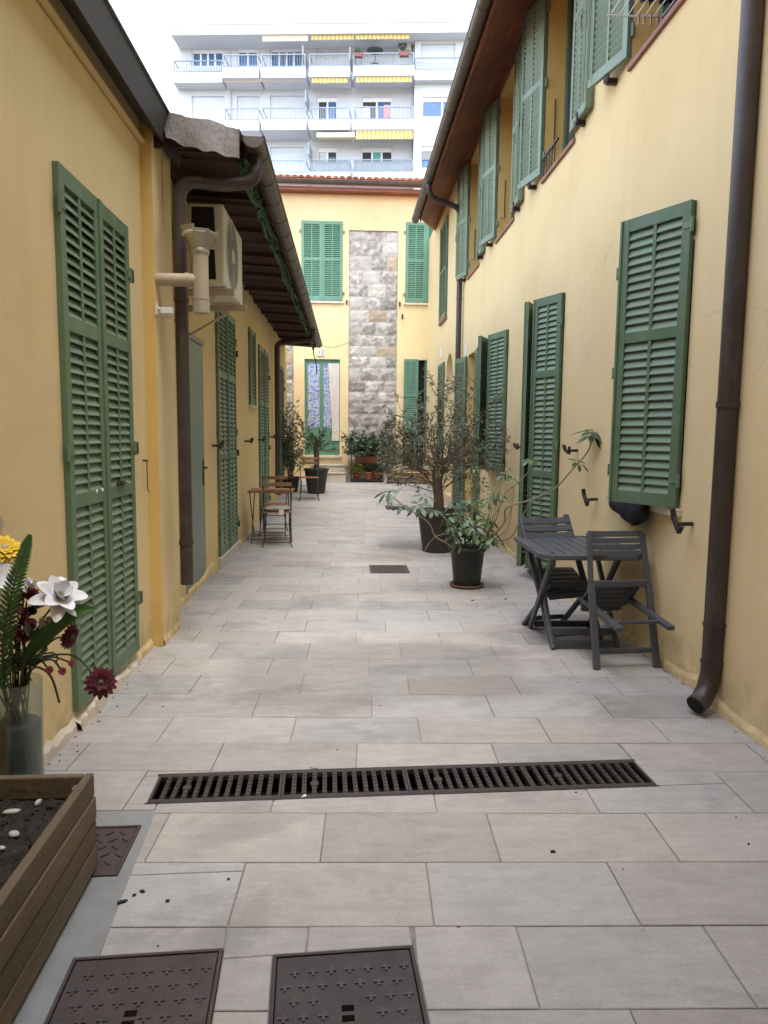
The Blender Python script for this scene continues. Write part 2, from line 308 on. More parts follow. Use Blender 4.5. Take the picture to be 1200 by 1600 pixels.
# ------------------------------------------------------------------ mesh helper
class MB:
    def __init__(s): s.v = []; s.f = []; s.sm = []; s.t = []
    def add(s, vs, fs, smooth=False, tint=.5):
        o = len(s.v); s.v += [tuple(v) for v in vs]
        for f in fs: s.f.append([i+o for i in f]); s.sm.append(smooth); s.t.append(tint)
        return s
    def box(s, x0, x1, y0, y1, z0, z1, tint=.5):
        return s.add([(x0,y0,z0),(x1,y0,z0),(x1,y1,z0),(x0,y1,z0),(x0,y0,z1),(x1,y0,z1),(x1,y1,z1),(x0,y1,z1)],
              [(3,2,1,0),(4,5,6,7),(0,1,5,4),(1,2,6,5),(2,3,7,6),(3,0,4,7)], tint=tint)
    def obox(s, mat, sx, sy, sz, tint=.5):
        p = [Vector((x*sx/2, y*sy/2, z*sz/2)) for z in (-1,1) for x, y in ((-1,-1),(1,-1),(1,1),(-1,1))]
        return s.add([mat @ q for q in p], [(3,2,1,0),(4,5,6,7),(0,1,5,4),(1,2,6,5),(2,3,7,6),(3,0,4,7)], tint=tint)
    def bar(s, p0, p1, w, h, up=(0,0,1), tint=.5):
        p0 = Vector(p0); p1 = Vector(p1); d = (p1-p0); L = d.length; d.normalize()
        u = Vector(up); a = u.cross(d)
        if a.length < 1e-4: a = Vector((1,0,0)).cross(d)
        a.normalize(); b = d.cross(a)
        mt = Matrix((d, a, b)).transposed().to_4x4(); mt.translation = (p0+p1)/2
        return s.obox(mt, L, w, h, tint)
    def tube(s, pts, r, n=8, caps=True, tint=.5):
        pts = [Vector(p) for p in pts]; k = len(pts)
        rs = r if isinstance(r, (list, tuple)) else [r]*k
        t0 = (pts[1]-pts[0]).normalized(); a = t0.orthogonal().normalized()
        vs = []
        for i, p in enumerate(pts):
            t = (pts[min(i+1,k-1)]-pts[max(i-1,0)]).normalized()
            a = (a - t*a.dot(t)).normalized(); b = t.cross(a)
            for j in range(n):
                an = 2*math.pi*j/n; vs.append(p + (a*math.cos(an)+b*math.sin(an))*rs[i])
        fs = [(i*n+j, i*n+(j+1)%n, (i+1)*n+(j+1)%n, (i+1)*n+j) for i in range(k-1) for j in range(n)]
        s.add(vs, fs, True, tint)
        if caps:
            s.add(vs[:n], [tuple(range(n))[::-1]], False, tint); s.add(vs[-n:], [tuple(range(n))], False, tint)
        return s
    def lathe(s, prof, n=24, c=(0,0,0), tint=.5):
        vs = [(c[0]+r*math.cos(2*math.pi*j/n), c[1]+r*math.sin(2*math.pi*j/n), c[2]+z) for r, z in prof for j in range(n)]
        fs = [(i*n+j, i*n+(j+1)%n, (i+1)*n+(j+1)%n, (i+1)*n+j) for i in range(len(prof)-1) for j in range(n)]
        return s.add(vs, fs, True, tint)
    def prism(s, poly, z0, z1, smooth=False):
        n = len(poly)
        vs = [(x,y,z0) for x,y in poly]+[(x,y,z1) for x,y in poly]
        return s.add(vs, [tuple(range(n))[::-1], tuple(range(n,2*n))]+[(i,(i+1)%n,n+(i+1)%n,n+i) for i in range(n)])
    def xf(s, mt):
        s.v = [tuple(mt @ Vector(v)) for v in s.v]; return s
    def mesh(s, name, mat):
        me = bpy.data.meshes.new(name); me.from_pydata(s.v, [], s.f)
        me.polygons.foreach_set('use_smooth', s.sm)
        at = me.attributes.new('tint', 'FLOAT', 'FACE'); at.data.foreach_set('value', s.t)
        if mat: me.materials.append(M[mat] if isinstance(mat, str) else mat)
        me.update(); return me
    def build(s, name, mat, parent=None, loc=(0,0,0), rot=(0,0,0), bevel=0):
        return link(name, s.mesh(name, mat), parent, loc, rot, bevel)

def link(name, me, parent=None, loc=(0,0,0), rot=(0,0,0), bevel=0):
    o = bpy.data.objects.new(name, me); COL.objects.link(o)
    o.location = loc; o.rotation_euler = rot
    if parent: o.parent = parent
    if bevel:
        b = o.modifiers.new('Bevel', 'BEVEL'); b.width = bevel; b.segments = 2; b.limit_method = 'ANGLE'
    return o
def tag(o, label=None, cat=None, group=None, kind=None):
    if label: o['label'] = label
    if cat: o['category'] = cat
    if group: o['group'] = group
    if kind: o['kind'] = kind
    return o
def thing(name, label, cat, loc=(0,0,0), rotz=0, group=None):
    o = bpy.data.objects.new(name, None); COL.objects.link(o); o.empty_display_size = .2
    o.location = loc; o.rotation_euler = (0,0,rotz)
    return tag(o, label, cat, group)
def copy_tree(o, parent=None):
    c = o.copy(); COL.objects.link(c)
    if parent: c.parent = parent
    for ch in list(o.children): copy_tree(ch, c)
    return c
def arc(c, r, a0, a1, n, ax, ay):
    c = Vector(c); ax = Vector(ax); ay = Vector(ay)
    return [c+(ax*math.cos(a0+(a1-a0)*i/n)+ay*math.sin(a0+(a1-a0)*i/n))*r for i in range(n+1)]
def smooth_path(pts, k=5):
    pts = [Vector(p) for p in pts]; P = [pts[0]*2-pts[1]]+pts+[pts[-1]*2-pts[-2]]; o = []
    for i in range(1, len(P)-2):
        for j in range(k):
            t = j/k; a, b, c, d = P[i-1], P[i], P[i+1], P[i+2]
            o.append(.5*((2*b)+(c-a)*t+(2*a-5*b+4*c-d)*t*t+(3*b-a-3*c+d)*t**3))
    o.append(pts[-1]); return o
def text_mesh(name, body, size, mat, depth=.004):
    cu = bpy.data.curves.new(name, 'FONT'); cu.body = body; cu.size = size; cu.extrude = depth
    cu.align_x = 'CENTER'; cu.align_y = 'CENTER'
    tmp = bpy.data.objects.new(name, cu); COL.objects.link(tmp)
    dg = bpy.context.evaluated_depsgraph_get(); me = bpy.data.meshes.new_from_object(tmp.evaluated_get(dg))
    bpy.data.objects.remove(tmp); me.materials.clear(); me.materials.append(M[mat]); return me

# ================================================================== SETTING: ground, paving
PR = R_(-1.9)                                   # the rows of slabs are turned a little against the alley
pc, ps = math.cos(PR), math.sin(PR)
def to_uv(p): return (p[0]*pc + p[1]*ps, -p[0]*ps + p[1]*pc)
def to_xy(u, v): return (u*pc - v*ps, u*ps + v*pc)
def rise(y): return .40*(max(0, y-9)/9.6)**1.6
def clip(poly, a, b, c, keep_neg=True):
    """part of a convex polygon where a*x+b*y-c <= 0 (or >= 0)"""
    sgn = 1 if keep_neg else -1; o = []
    for i in range(len(poly)):
        p, q = poly[i], poly[(i+1) % len(poly)]
        dp = sgn*(a*p[0]+b*p[1]-c); dq = sgn*(a*q[0]+b*q[1]-c)
        if dp <= 0: o.append(p)
        if dp*dq < 0:
            t = dp/(dp-dq); o.append((p[0]+(q[0]-p[0])*t, p[1]+(q[1]-p[1])*t))
    return o
def subtract(poly, hole):
    """pieces of a convex polygon outside a convex ccw hole"""
    res = []; cur = poly
    for i in range(len(hole)):
        p, q = hole[i], hole[(i+1) % len(hole)]
        a, b = (q[1]-p[1]), -(q[0]-p[0]); c = a*p[0]+b*p[1]
        o = clip(cur, a, b, c, False)
        if len(o) > 2: res.append(o)
        cur = clip(cur, a, b, c, True)
        if len(cur) < 3: return [poly]
    return res if area(cur) > 1e-6 else [poly]
def area(p): return .5*sum(p[i][0]*p[(i+1)%len(p)][1]-p[(i+1)%len(p)][0]*p[i][1] for i in range(len(p)))
def clean(p):
    o = []
    for q in p:
        if not o or (q[0]-o[-1][0])**2+(q[1]-o[-1][1])**2 > 1e-7: o.append(q)
    if len(o) > 1 and (o[0][0]-o[-1][0])**2+(o[0][1]-o[-1][1])**2 < 1e-7: o.pop()
    return o
def inset(p, d):
    n = len(p); o = []
    for i in range(n):
        a, b, c = p[i-1], p[i], p[(i+1)%n]
        def off(p0, p1):
            dx, dy = p1[0]-p0[0], p1[1]-p0[1]; L = math.hypot(dx, dy)
            return (-dy/L, dx/L)
        n1, n2 = off(a, b), off(b, c); k = 1+n1[0]*n2[0]+n1[1]*n2[1]
        if k < .2: k = .2
        o.append((b[0]+(n1[0]+n2[0])*d/k, b[1]+(n1[1]+n2[1])*d/k))
    return o
def rect_xy(cx, cy, w, d, ang):
    a = R_(ang); c, s = math.cos(a), math.sin(a)
    return [(cx+x*c-y*s, cy+x*s+y*c) for x, y in ((-w/2,-d/2),(w/2,-d/2),(w/2,d/2),(-w/2,d/2))]

DRAIN = (.275, 3.025, 2.235, .245, 2.1)         # x, y, length, depth, turn
MAN_L = (-.575, 1.77, .44, .44, 3.0)
MAN_R = (.008, 1.765, .425, .43, 3.2)
MAN_S = (-.925, 2.53, .24, .325, 1.5)
PLATE = (.49, 8.09, .45, .5, 0)
STRIP = (.98, 13.85, .42, .55, 0)
concrete_poly = [(-1.43, .3), (-.62, .3), (-.735, 2.0), (-.757, 2.81), (-1.43, 2.815)]
holes = [rect_xy(*h) for h in (DRAIN, MAN_L, MAN_R, MAN_S, PLATE, STRIP)]
cuts = [h for h in holes] + [concrete_poly]

row_px = [1578, 1447, 1347, 1270, 1205, 1160.5, 1120.5, 1085, 1056, 1030, 1006, 987, 970, 953, 939, 926, 915, 903.5, 894.5]
vs_ = [to_uv(onZ(590, y))[1] for y in row_px]
st = .334
rows = [vs_[0]-st*i for i in range(9, 0, -1)] + vs_
while rows[-1] < 18.9: rows.append(rows[-1]+st)
joint_px = {   # measured joints of the near rows (row index from the 1447-1578 row): pixel x at mid-row
    0: (1512, [475, 652, 825, 1142]), 1: (1397, [370, 672, 975]), 2: (1308, [505, 771, 1035]), 3: (1237, [431, 677, 918, 1147]),
    4: (1182, [122, 340, 557, 775, 985]), 5: (1140, [258, 458, 655, 850]), 6: (1102, [215, 400, 581, 765, 942]),
    7: (1070, [304, 472, 638, 805]), 8: (1043, [262, 421, 577, 735]), 9: (1018, [335, 482, 626, 772])}
ground = MB().add([(-800,-800,-.3),(800,-800,-.3),(800,800,-.3),(-800,800,-.3)], [(0,1,2,3)]).build('ground', 'ground'); tag(ground, kind='structure')
paving = bpy.data.objects.new('paving', MB().add([(-2.2,-4,-.12),(2.6,-4,-.12),(2.6,20,-.12),(-2.2,20,-.12)], [(0,1,2,3)]).mesh('paving', 'mortar')); COL.objects.link(paving); tag(paving, kind='structure')
bed = MB(); rest = MB(); rnd = random.Random(3); nslab = 0
UL, UR = -2.4, 2.9
XL_, XR_ = -1.55, 2.16
for ri in range(len(rows)-1):
    v0, v1 = rows[ri], rows[ri+1]; k = ri-9; vm = (v0+v1)/2
    # mortar bed strip
    polys = [[to_xy(UL,v0),to_xy(UR,v0),to_xy(UR,v1),to_xy(UL,v1)]]
    for h in cuts[:3]:
        polys = [q for p in polys for q in subtract(p, h)]
    for p in polys:
        bed.add([(x,y,rise(y)-.006) for x,y in p], [tuple(range(len(p)))])
    if k in joint_px:
        ypx, xs = joint_px[k]; js = [to_uv(onZ(x, ypx))[0] for x in xs]
    else:
        js = [(-.1 if k % 2 == 0 else .115)+rnd.uniform(-.03,.03)]
    while js[0] > UL: js.insert(0, js[0]-.635-rnd.uniform(-.03,.03))
    while js[-1] < UR: js.append(js[-1]+.635+rnd.uniform(-.03,.03))
    for a, b in zip(js, js[1:]):
        polys = [[to_xy(a,v0),to_xy(b,v0),to_xy(b,v1),to_xy(a,v1)]]
        for n_, xc in ((1, XR_), (-1, XL_)):
            polys = [clip(p, n_, 0, n_*xc) for p in polys]
        polys = [p for p in polys if len(p) > 2]
        for h in cuts:
            polys = [q for p in polys for q in subtract(p, h)]
        tn = min(1, max(0, rnd.gauss(.5, .27)))
        for p in polys:
            p = clean(p)
            if len(p) < 3 or area(p) < .004: continue
            far = vm > 9
            o1 = inset(p, .0022); o2 = inset(p, .0048)
            if area(o2) < .002: continue
            dz = rnd.uniform(-.0012, .0012); tx, ty = rnd.uniform(-.0012,.0012), rnd.uniform(-.0018,.0018)
            n = len(p); cx = sum(q[0] for q in p)/n; cy = sum(q[1] for q in p)/n
            def zz(q): return rise(q[1])+dz+(q[0]-cx)*tx+(q[1]-cy)*ty
            V = [(x,y,rise(y)-.03) for x,y in o1]+[(x,y,zz((x,y))-.002) for x,y in o1]+[(x,y,zz((x,y))) for x,y in o2]
            Fc = [(i,(i+1)%n,n+(i+1)%n,n+i) for i in range(n)]+[(n+i,n+(i+1)%n,2*n+(i+1)%n,2*n+i) for i in range(n)]+[tuple(range(2*n,3*n))]
            if far or vm < 1.2: rest.add(V, Fc, tint=tn)
            else:
                MB().add(V, Fc, tint=tn).build('slab', 'paving', paving); nslab += 1
bed.build('joint_bed', 'mortar', paving)
tag(rest.build('far_slabs', 'paving', paving), kind='stuff')
cp = MB(); pcs = [concrete_poly]
for h in holes: pcs = [q for p in pcs for q in subtract(p, h)]
for p in pcs:
    p = clean(p)
    if len(p) > 2: cp.prism(p, -.04, -.003)
tag(cp.build('concrete_strip', 'concrete'), kind='structure')

# ---- iron covers and drain
def pit(name, spec, depth, parent, mat='pit', loc=None):
    x, y, w_, d_, a = spec
    b = MB(); w2, d2 = w_/2+.004, d_/2+.004
    b.add([(-w2,-d2,-depth),(w2,-d2,-depth),(w2,d2,-depth),(-w2,d2,-depth),(-w2,-d2,-.008),(w2,-d2,-.008),(w2,d2,-.008),(-w2,d2,-.008)],
          [(0,1,2,3),(0,1,5,4),(1,2,6,5),(2,3,7,6),(3,0,4,7)])
    return b.build(name, mat, parent)
dx0 = -DRAIN[2]/2
dch = thing('drain_channel', 'dark sunken channel under the long slotted iron drain grates across the alley', 'drain', (DRAIN[0], DRAIN[1], 0), R_(DRAIN[4]))
pit('channel', DRAIN, .10, dch)
MB().box(-DRAIN[2]/2-.008, DRAIN[2]/2+.008, -.1315, -.1235, -.03, .003).box(-DRAIN[2]/2-.008, DRAIN[2]/2+.008, .1235, .1315, -.03, .003).build('channel_edge', 'castiron', dch)
gl = DRAIN[2]/4
dn = ['leftmost of four slotted iron grates in the drain row, its left end whitened', 'second slotted iron drain grate from the left, beside the leftmost one',
      'third slotted iron drain grate from the left, between two others', 'rightmost slotted iron drain grate, ending nearest the brown downpipe']
barm = None
for i in range(4):
    ax = R_(DRAIN[4]); cxl = dx0+gl*(i+.5)
    g = thing('drain_grate', dn[i], 'drain grate', (DRAIN[0]+cxl*math.cos(ax), DRAIN[1]+cxl*math.sin(ax), 0), ax, 'slotted drain grates across the alley')
    f = MB(); hw = gl/2-.0007
    f.box(-hw, hw, -.122, -.098, -.02, .004).box(-hw, hw, .098, .122, -.02, .004)
    f.box(-hw, -hw+.011, -.0975, .0975, -.02, .004).box(hw-.012, hw, -.0975, .0975, -.02, .004)
    f.build('grate_frame', 'castiron', g, bevel=.0015)
    nb = 12; pitch = (2*hw-.014)/nb
    if barm is None:
        bm_ = MB()
        bm_.box(-.0098, .0098, -.0977, .0977, -.018, .0015)
        for q in range(6): bm_.box(-.006, .006, -.088+q*.032, -.072+q*.032, .0015, .0045)
        barm = bm_.mesh('bar', 'castiron')
    for q in range(1, nb):
        b = link('bar', barm, g, (-hw+.007+pitch*q, 0, 0), (0, 0, rnd.uniform(-.012,.012)))
    c = MB().lathe([(0,.006),(.010,.0055),(.014,.003),(.0145,-.01)], 12, (-hw+.007+pitch*3, 0, 0)); c.build('bolt', 'rustiron', g)
    MB().box(-hw+.007+pitch*2.6, -hw+.007+pitch*3.4, -.016, .016, -.012, .0032).build('bolt_plate', 'castiron', g, bevel=.0015)

cross_mesh = {}; stud_mesh = MB().box(-.016,.016,-.0035,.0035,-.002,.0028).mesh('raised_stud', 'rustiron')
def manhole(spec, label, mat, n, slot=True, patt='cross', z=0.0):
    x, y, w_, d_, a = spec
    t = thing('manhole_cover', label, 'manhole cover', (x, y, z), R_(a))
    w2, d2 = w_/2, d_/2
    f = MB(); e = .012
    f.box(-w2+.002, w2-.002, -d2+.002, -d2+e, -.03, .002).box(-w2+.002, w2-.002, d2-e, d2-.002, -.03, .002)
    f.box(-w2+.002, -w2+e, -d2+e+.0005, d2-e-.0005, -.03, .002).box(w2-e, w2-.002, -d2+e+.0005, d2-e-.0005, -.03, .002)
    f.build('cover_rim', mat, t)
    g = e+.004
    # plate with two recessed lifting slots
    sw, sh, gap = .017, .011, .006
    sy0 = (-.02 if slot else 0)
    pl = MB()
    if slot:
        ys = [-d2+g, sy0-sh*2-gap, sy0-gap, sy0+gap, sy0+sh*2+gap, d2-g]
        pl.box(-w2+g, -sw, ys[0], ys[5], -.03, -.001).box(sw, w2-g, ys[0], ys[5], -.03, -.001)
        for q in (0, 2, 4): pl.box(-sw, sw, ys[q], ys[q+1], -.03, -.001)
        pl.box(-sw, sw, ys[1], ys[4], -.029, -.022)
    else: pl.box(-w2+g, w2-g, -d2+g, d2-g, -.03, -.001)
    pl.build('cover_plate', mat, t)
    s = w_/n
    for i in range(n):
        for j in range(int(d_/s)):
            cx = -w2+s*(i+.5)+(.25*s if j % 2 else -.25*s); cy = -d2+s*(j+.6)
            if abs(cx) > w2-.03 or abs(cy) > d2-.03: continue
            if slot and abs(cx) < .04 and abs(cy-sy0) < .05: continue
            if patt == 'cross':
                L = round(s*.27, 4); b = .0035
                if L not in cross_mesh:
                    cross_mesh[L] = MB().box(-L, L, -b, b, -.0012, .0028).box(-b, b, b+.0001, L, -.0012, .0026).box(-b, b, -L, -b-.0001, -.0012, .0026).mesh('raised_cross', 'wornmetal')
                link('raised_cross', cross_mesh[L], t, (cx, cy, 0), (0, 0, rnd.uniform(-.05,.05)))
            else:
                link('raised_stud', stud_mesh, t, (cx, cy, .001), (0, 0, R_(45 if (i+j)%2 else -45)))
    b2 = MB().add([(-w2,-d2,-.032),(w2,-d2,-.032),(w2,d2,-.032),(-w2,d2,-.032)], [(0,1,2,3)]); b2.build('cover_seat', 'pit', t)
    return t
manhole(MAN_L, 'reddish square manhole cover with crosses, bottom left beside the planter', 'rustiron', 8)
manhole(MAN_R, 'grey black square manhole cover with raised crosses and two lifting slots', 'castiron', 8)
manhole(MAN_S, 'small rusty manhole cover partly hidden by the wooden planter corner', 'rustiron', 5, False, 'dia')
manhole(PLATE, 'brown iron cover plate in the middle of the alley before the black pot', 'rustiron', 6, False, 'dia')
manhole(STRIP, 'thin dark iron cover far along the alley left of the olive pot', 'castiron', 5, False, 'dia', rise(13.85)+.004)

# ================================================================== HOUSES
def wall(mb, fn, a0, a1, z0, z1, hs=(), rev=None):
    """wall face split round rectangular openings, with reveals; hole = (a0, a1, z0, z1, depth)"""
    As = sorted({a0, a1, *[h[0] for h in hs], *[h[1] for h in hs]}); Zs = sorted({z0, z1, *[h[2] for h in hs], *[h[3] for h in hs]})
    for i in range(len(As)-1):
        for j in range(len(Zs)-1):
            am, zm = (As[i]+As[i+1])/2, (Zs[j]+Zs[j+1])/2
            if any(h[0] < am < h[1] and h[2] < zm < h[3] for h in hs): continue
            mb.add([fn(As[i],Zs[j],0), fn(As[i+1],Zs[j],0), fn(As[i+1],Zs[j+1],0), fn(As[i],Zs[j+1],0)], [(0,1,2,3)])
    for a, b, c, d, dep in hs:
        tgt = mb
        if rev is not None: tgt = MB(); rev.append(tgt)
        P = [(a,c),(b,c),(b,d),(a,d)]
        for (pa,pz),(qa,qz) in zip(P, P[1:]+P[:1]):
            tgt.add([fn(pa,pz,0), fn(qa,qz,0), fn(qa,qz,dep), fn(pa,pz,dep)], [(0,1,2,3)])

slat_cache = {}
def slat_mesh(lw, s, mat, pitch):
    k = (round(lw,3), s, mat, pitch)
    if k not in slat_cache:
        y = .0125; h = pitch*(.46 if mat == 'farshut' else .56); t = .0055
        b = MB()
        P = [(s*y, -h), (s*y+s*.002, -h+t), (-s*y, h), (-s*y-s*.002, h-t)]
        vs = [(x, p[0], p[1]) for x in (-lw/2, lw/2) for p in P]
        b.add(vs, [(0,1,2,3),(7,6,5,4)]+[(i,(i+1)%4,4+(i+1)%4,4+i) for i in range(4)])
        slat_cache[k] = b.mesh('slat', mat)
    return slat_cache[k]
def shutter(house, hinge, w_, h_, ang, panels, side=1, pitch=.05, individual=False, mat='green', cols=2, hinges=True, hz=None, name='shutter', label=None, furn=None):
    """louvred leaf: local x from the hinge stile outwards, z up, outer face towards side*y; panels = heights as fractions from the bottom"""
    hl = house.location
    t = .038; fw = .062 if w_ > .4 else .05; rail = .085; mid = .026
    f = MB()
    f.box(0, fw, -t/2, t/2, 0, h_).box(w_-fw, w_, -t/2, t/2, 0, h_)
    f.box(w_-.0115, w_+.006, side*(t/2+.0005), side*(t/2+.011), .004, h_-.004)        # cover strip on the meeting stile
    inner = h_-rail*2-.07*(len(panels)-1); z = rail; spans = []
    f.box(fw, w_-fw, -t/2+.002, t/2-.002, 0, rail)
    for i, p in enumerate(panels):
        z1 = z+inner*p; spans.append((z, z1))
        if i < len(panels)-1: f.box(fw, w_-fw, -t/2+.002, t/2-.002, z1, z1+.07)
        z = z1+.07
    f.box(fw, w_-fw, -t/2+.002, t/2-.002, h_-rail, h_)
    cw = (w_-2*fw-(cols-1)*mid)/cols
    for z0, z1 in spans:
        for c in range(1, cols):
            x = fw+c*cw+(c-1)*mid; f.box(x, x+mid, -t/2+.004, t/2-.004, z0, z1)
    o = f.build(name, mat, house, (hinge[0]-hl[0], hinge[1]-hl[1], hinge[2]-hl[2]), (0,0,ang), bevel=.002)
    if label: o['label'] = label
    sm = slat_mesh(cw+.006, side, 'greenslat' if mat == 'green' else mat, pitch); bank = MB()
    for z0, z1 in spans:
        n = max(1, int((z1-z0)/pitch)); pp = (z1-z0)/n
        for q in range(n):
            for c in range(cols):
                x = fw+cw/2+c*(cw+mid); zc = z0+pp*(q+.5)
                if individual:
                    link('slat', sm, o, (x, 0, zc), (rnd.uniform(-.025,.025), rnd.uniform(-.003,.003), 0))
                else:
                    vs = [(v.co.x+x, v.co.y, v.co.z+zc+rnd.uniform(-.001,.001)) for v in sm.vertices]
                    bank.add(vs, [tuple(p.vertices) for p in sm.polygons])
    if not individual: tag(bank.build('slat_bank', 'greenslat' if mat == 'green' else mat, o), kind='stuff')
    if hinges:
        for zz in (hz or [h_*.1, h_*.5, h_*.9]):
            hb = MB().box(-.012, .05, side*(t/2+.0008), side*(t/2+.006), zz-.02, zz+.02)
            hb.tube([(-.012, side*(t/2), zz-.045), (-.012, side*(t/2), zz+.045)], .012, 8)
            hb.build('hinge', mat, o)
    if furn == 'bar':                                             # espagnolette: rod with a handle on the inner face
        s2 = -side
        e = MB().tube([(w_-.03, s2*(t/2+.014), h_*.03), (w_-.03, s2*(t/2+.014), h_*.97)], .006, 6)
        e.tube([(w_-.03, s2*(t/2+.014), h_*.42), (w_-.08, s2*(t/2+.045), h_*.42), (w_-.08, s2*(t/2+.045), h_*.36), (w_-.03, s2*(t/2+.014), h_*.36)], .006, 6)
        e.build('shutter_rod', 'green', o)
    return o
def wall_hook(house, p, sx, tilt=0):
    """iron shutter catch: spike out of the wall with an upturned dog"""
    x, y, z = p; hl = house.location
    b = MB(); d = sx
    b.tube([(0,0,0),(d*.10,0,-.004)], .013, 8).lathe([(0,.001),(.018,.001),(.02,-.003)], 10)
    c = MB(); c.bar((d*.10,-.06,-.018), (d*.10,.065,-.006), .026, .024)
    c.bar((d*.10,-.055,-.02), (d*.105,-.066,.042), .024, .022).bar((d*.10,.058,-.006), (d*.11,.095,.038), .03, .018)
    c.xf(Matrix.Translation((d*.1,0,0)) @ Matrix.Rotation(R_(tilt),4,'X') @ Matrix.Translation((-d*.1,0,0)))
    o = len(b.v); b.add(c.v, c.f)
    return b.build('shutter_catch', 'iron', house, (x-hl[0], y-hl[1], z-hl[2]))
def ringed_pipe(name, mat, house, pts, r, rings=(), n=14):
    hl = house.location
    o = MB().tube(pts, r, n).build(name, mat, house, (-hl[0],-hl[1],-hl[2]))
    for p, q in rings:
        MB().tube([p, q], r+.006, n).build('pipe_collar', mat, o)
    return o
def half_gutter(house, x, z, y0, y1, r, mat, ring=.62, name='gutter'):
    hl = house.location; b = MB(); n = 12
    def prof(rr): return [(x+rr*math.cos(math.pi+math.pi*i/n), z+rr*math.sin(math.pi+math.pi*i/n)) for i in range(n+1)]
    po, pi_ = prof(r), prof(r-.004)
    vs = []; N = n+1
    for y in (y0, y1):
        vs += [(px_, y, pz) for px_, pz in po]+[(px_, y, pz) for px_, pz in pi_]
    fs = [(i, i+1, 2*N+i+1, 2*N+i) for i in range(n)]
    b.add(vs, fs, True)
    b.add(vs, [(N+i, N+i+1, 3*N+i+1, 3*N+i) for i in range(n)], True)
    b.add(vs, [(0, N, 3*N, 2*N), (n, N+n, 3*N+n, 2*N+n)])
    for y in (y0, y1):
        b.add([(px_, y, pz) for px_, pz in prof(r+.004)], [tuple(range(N))])
    for side in (-1, 1): b.tube([(x+side*r, y0, z), (x+side*r, y1, z)], .010, 8)
    o = b.build(name, mat, house, (-hl[0],-hl[1],-hl[2]))
    y = y0+.3
    while y < y1:
        c = MB(); q = prof(r+.005); k = len(q)
        c.add([(a, y-.012, d) for a, d in q]+[(a, y+.012, d) for a, d in q], [(i,i+1,k+i+1,k+i) for i in range(k-1)], True)
        c.add([(a, y-.012, d) for a, d in q]+[(a, y-.012, d) for a, d in prof(r)], [(i,i+1,k+i+1,k+i) for i in range(k-1)])
        c.build('gutter_ring', mat, o); y += ring*(1+rnd.uniform(-.02,.02))
    return o
def crumbling_base(house, x, y0, y1, out, z, mat='yellow', name='wall_foot'):
    """thin swollen plaster skirt along the foot of a wall with an uneven upper edge"""
    hl = house.location; n = int((y1-y0)/.05); b = MB(); vs = []
    for i in range(n+1):
        y = y0+(y1-y0)*i/n; h = z*(.55+.45*math.sin(y*5.1)*math.sin(y*1.7+1)+rnd.uniform(-.12,.12)); o = out*(.7+rnd.uniform(-.3,.3))
        vs += [(x, y, max(.03, h)+.03), (x+o, y, max(.02, h)), (x+o*1.3, y, -.02)]
    fs = [(3*i+j, 3*i+3+j, 3*i+4+j, 3*i+1+j) for i in range(n) for j in range(2)]
    b.add(vs, fs); return b.build(name, mat, house, (-hl[0],-hl[1],-hl[2]))

LX1, LXP, LX2, RX, RXN, RXF = -1.423, -1.34, -1.5, 2.167, 2.12, 2.06
FY = 18.6

# ---------------------------------------------------------------- near house on the left
h1 = thing('yellow_house', 'single storey yellow house with tall green louvred door, nearest on the left', 'house', (LX1, 2, 0), 0, 'yellow plaster houses round the courtyard')
hl = h1.location; off = (-hl[0], -hl[1], -hl[2])
D1 = (3.615, 4.705, .10, 2.845)
b = MB()
wall(b, lambda a,z,d: (LX1-d, a, z), -4, 5.1, -.2, 3.69, [(D1[0], D1[1], D1[2], D1[3], .16)])
MB().add([(LX1,5.1,-.2),(LXP,5.1,-.2),(LXP,5.1,3.69),(LX1,5.1,3.69)], [(0,1,2,3)]).build('pilaster_return', 'reveal', h1, off)
b.add([(LXP,5.1,-.2),(LXP,5.62,-.2),(LXP,5.62,3.69),(LXP,5.1,3.69)], [(0,1,2,3)])
b.add([(LXP,5.62,-.2),(-8,5.62,-.2),(-8,5.62,3.69),(LXP,5.62,3.69)], [(0,1,2,3)])
b.add([(LX1,-4,-.2),(-8,-4,-.2),(-8,-4,3.69),(LX1,-4,3.69)], [(0,1,2,3)]).add([(-8,-4,-.2),(-8,5.62,-.2),(-8,5.62,3.69),(-8,-4,3.69)], [(0,1,2,3)])
b.build('wall', 'yellow', h1, off)
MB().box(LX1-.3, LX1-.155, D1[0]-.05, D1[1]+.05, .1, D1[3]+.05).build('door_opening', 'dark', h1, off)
# roof slab and dark fascia
rf = MB().add([(LX1+.16,-4,3.80),(LX1+.16,5.55,3.80),(-8,5.55,5.0),(-8,-4,5.0),(LX1+.16,-4,3.74),(LX1+.16,5.55,3.74),(-8,5.55,4.94),(-8,-4,4.94)],
    [(0,1,2,3),(4,5,6,7),(0,1,5,4),(1,2,6,5),(2,3,7,6),(3,0,4,7)]).build('roof', 'terracotta', h1, off)
fa = MB(); P = [(LX1+.002,3.66),(LX1+.155,3.53),(LX1+.19,3.71),(LX1+.175,3.735),(LX1+.002,3.735)]
fa.add([(x,y,z) for y in (-4,5.6) for x,z in P], [(4,3,2,1,0),(5,6,7,8,9)]+[(i,(i+1)%5,5+(i+1)%5,5+i) for i in range(5)]).build('fascia', 'fascia', rf)
MB().tube([(LX1+.19,-4,3.725),(LX1+.19,5.6,3.725)], .014, 8).build('roof_edge', 'fascia', rf)
MB().tube([(LX1+.02,-4,3.505),(LX1+.02,5.2,3.52)], .022, 10).build('wall_moulding', 'conduit', h1, off)
MB().bar((LXP+.004,5.36,3.5),(LXP+.004,5.36,3.02), .012, .012, (0,1,0)).build('cable_trunking', 'conduit', h1, off)
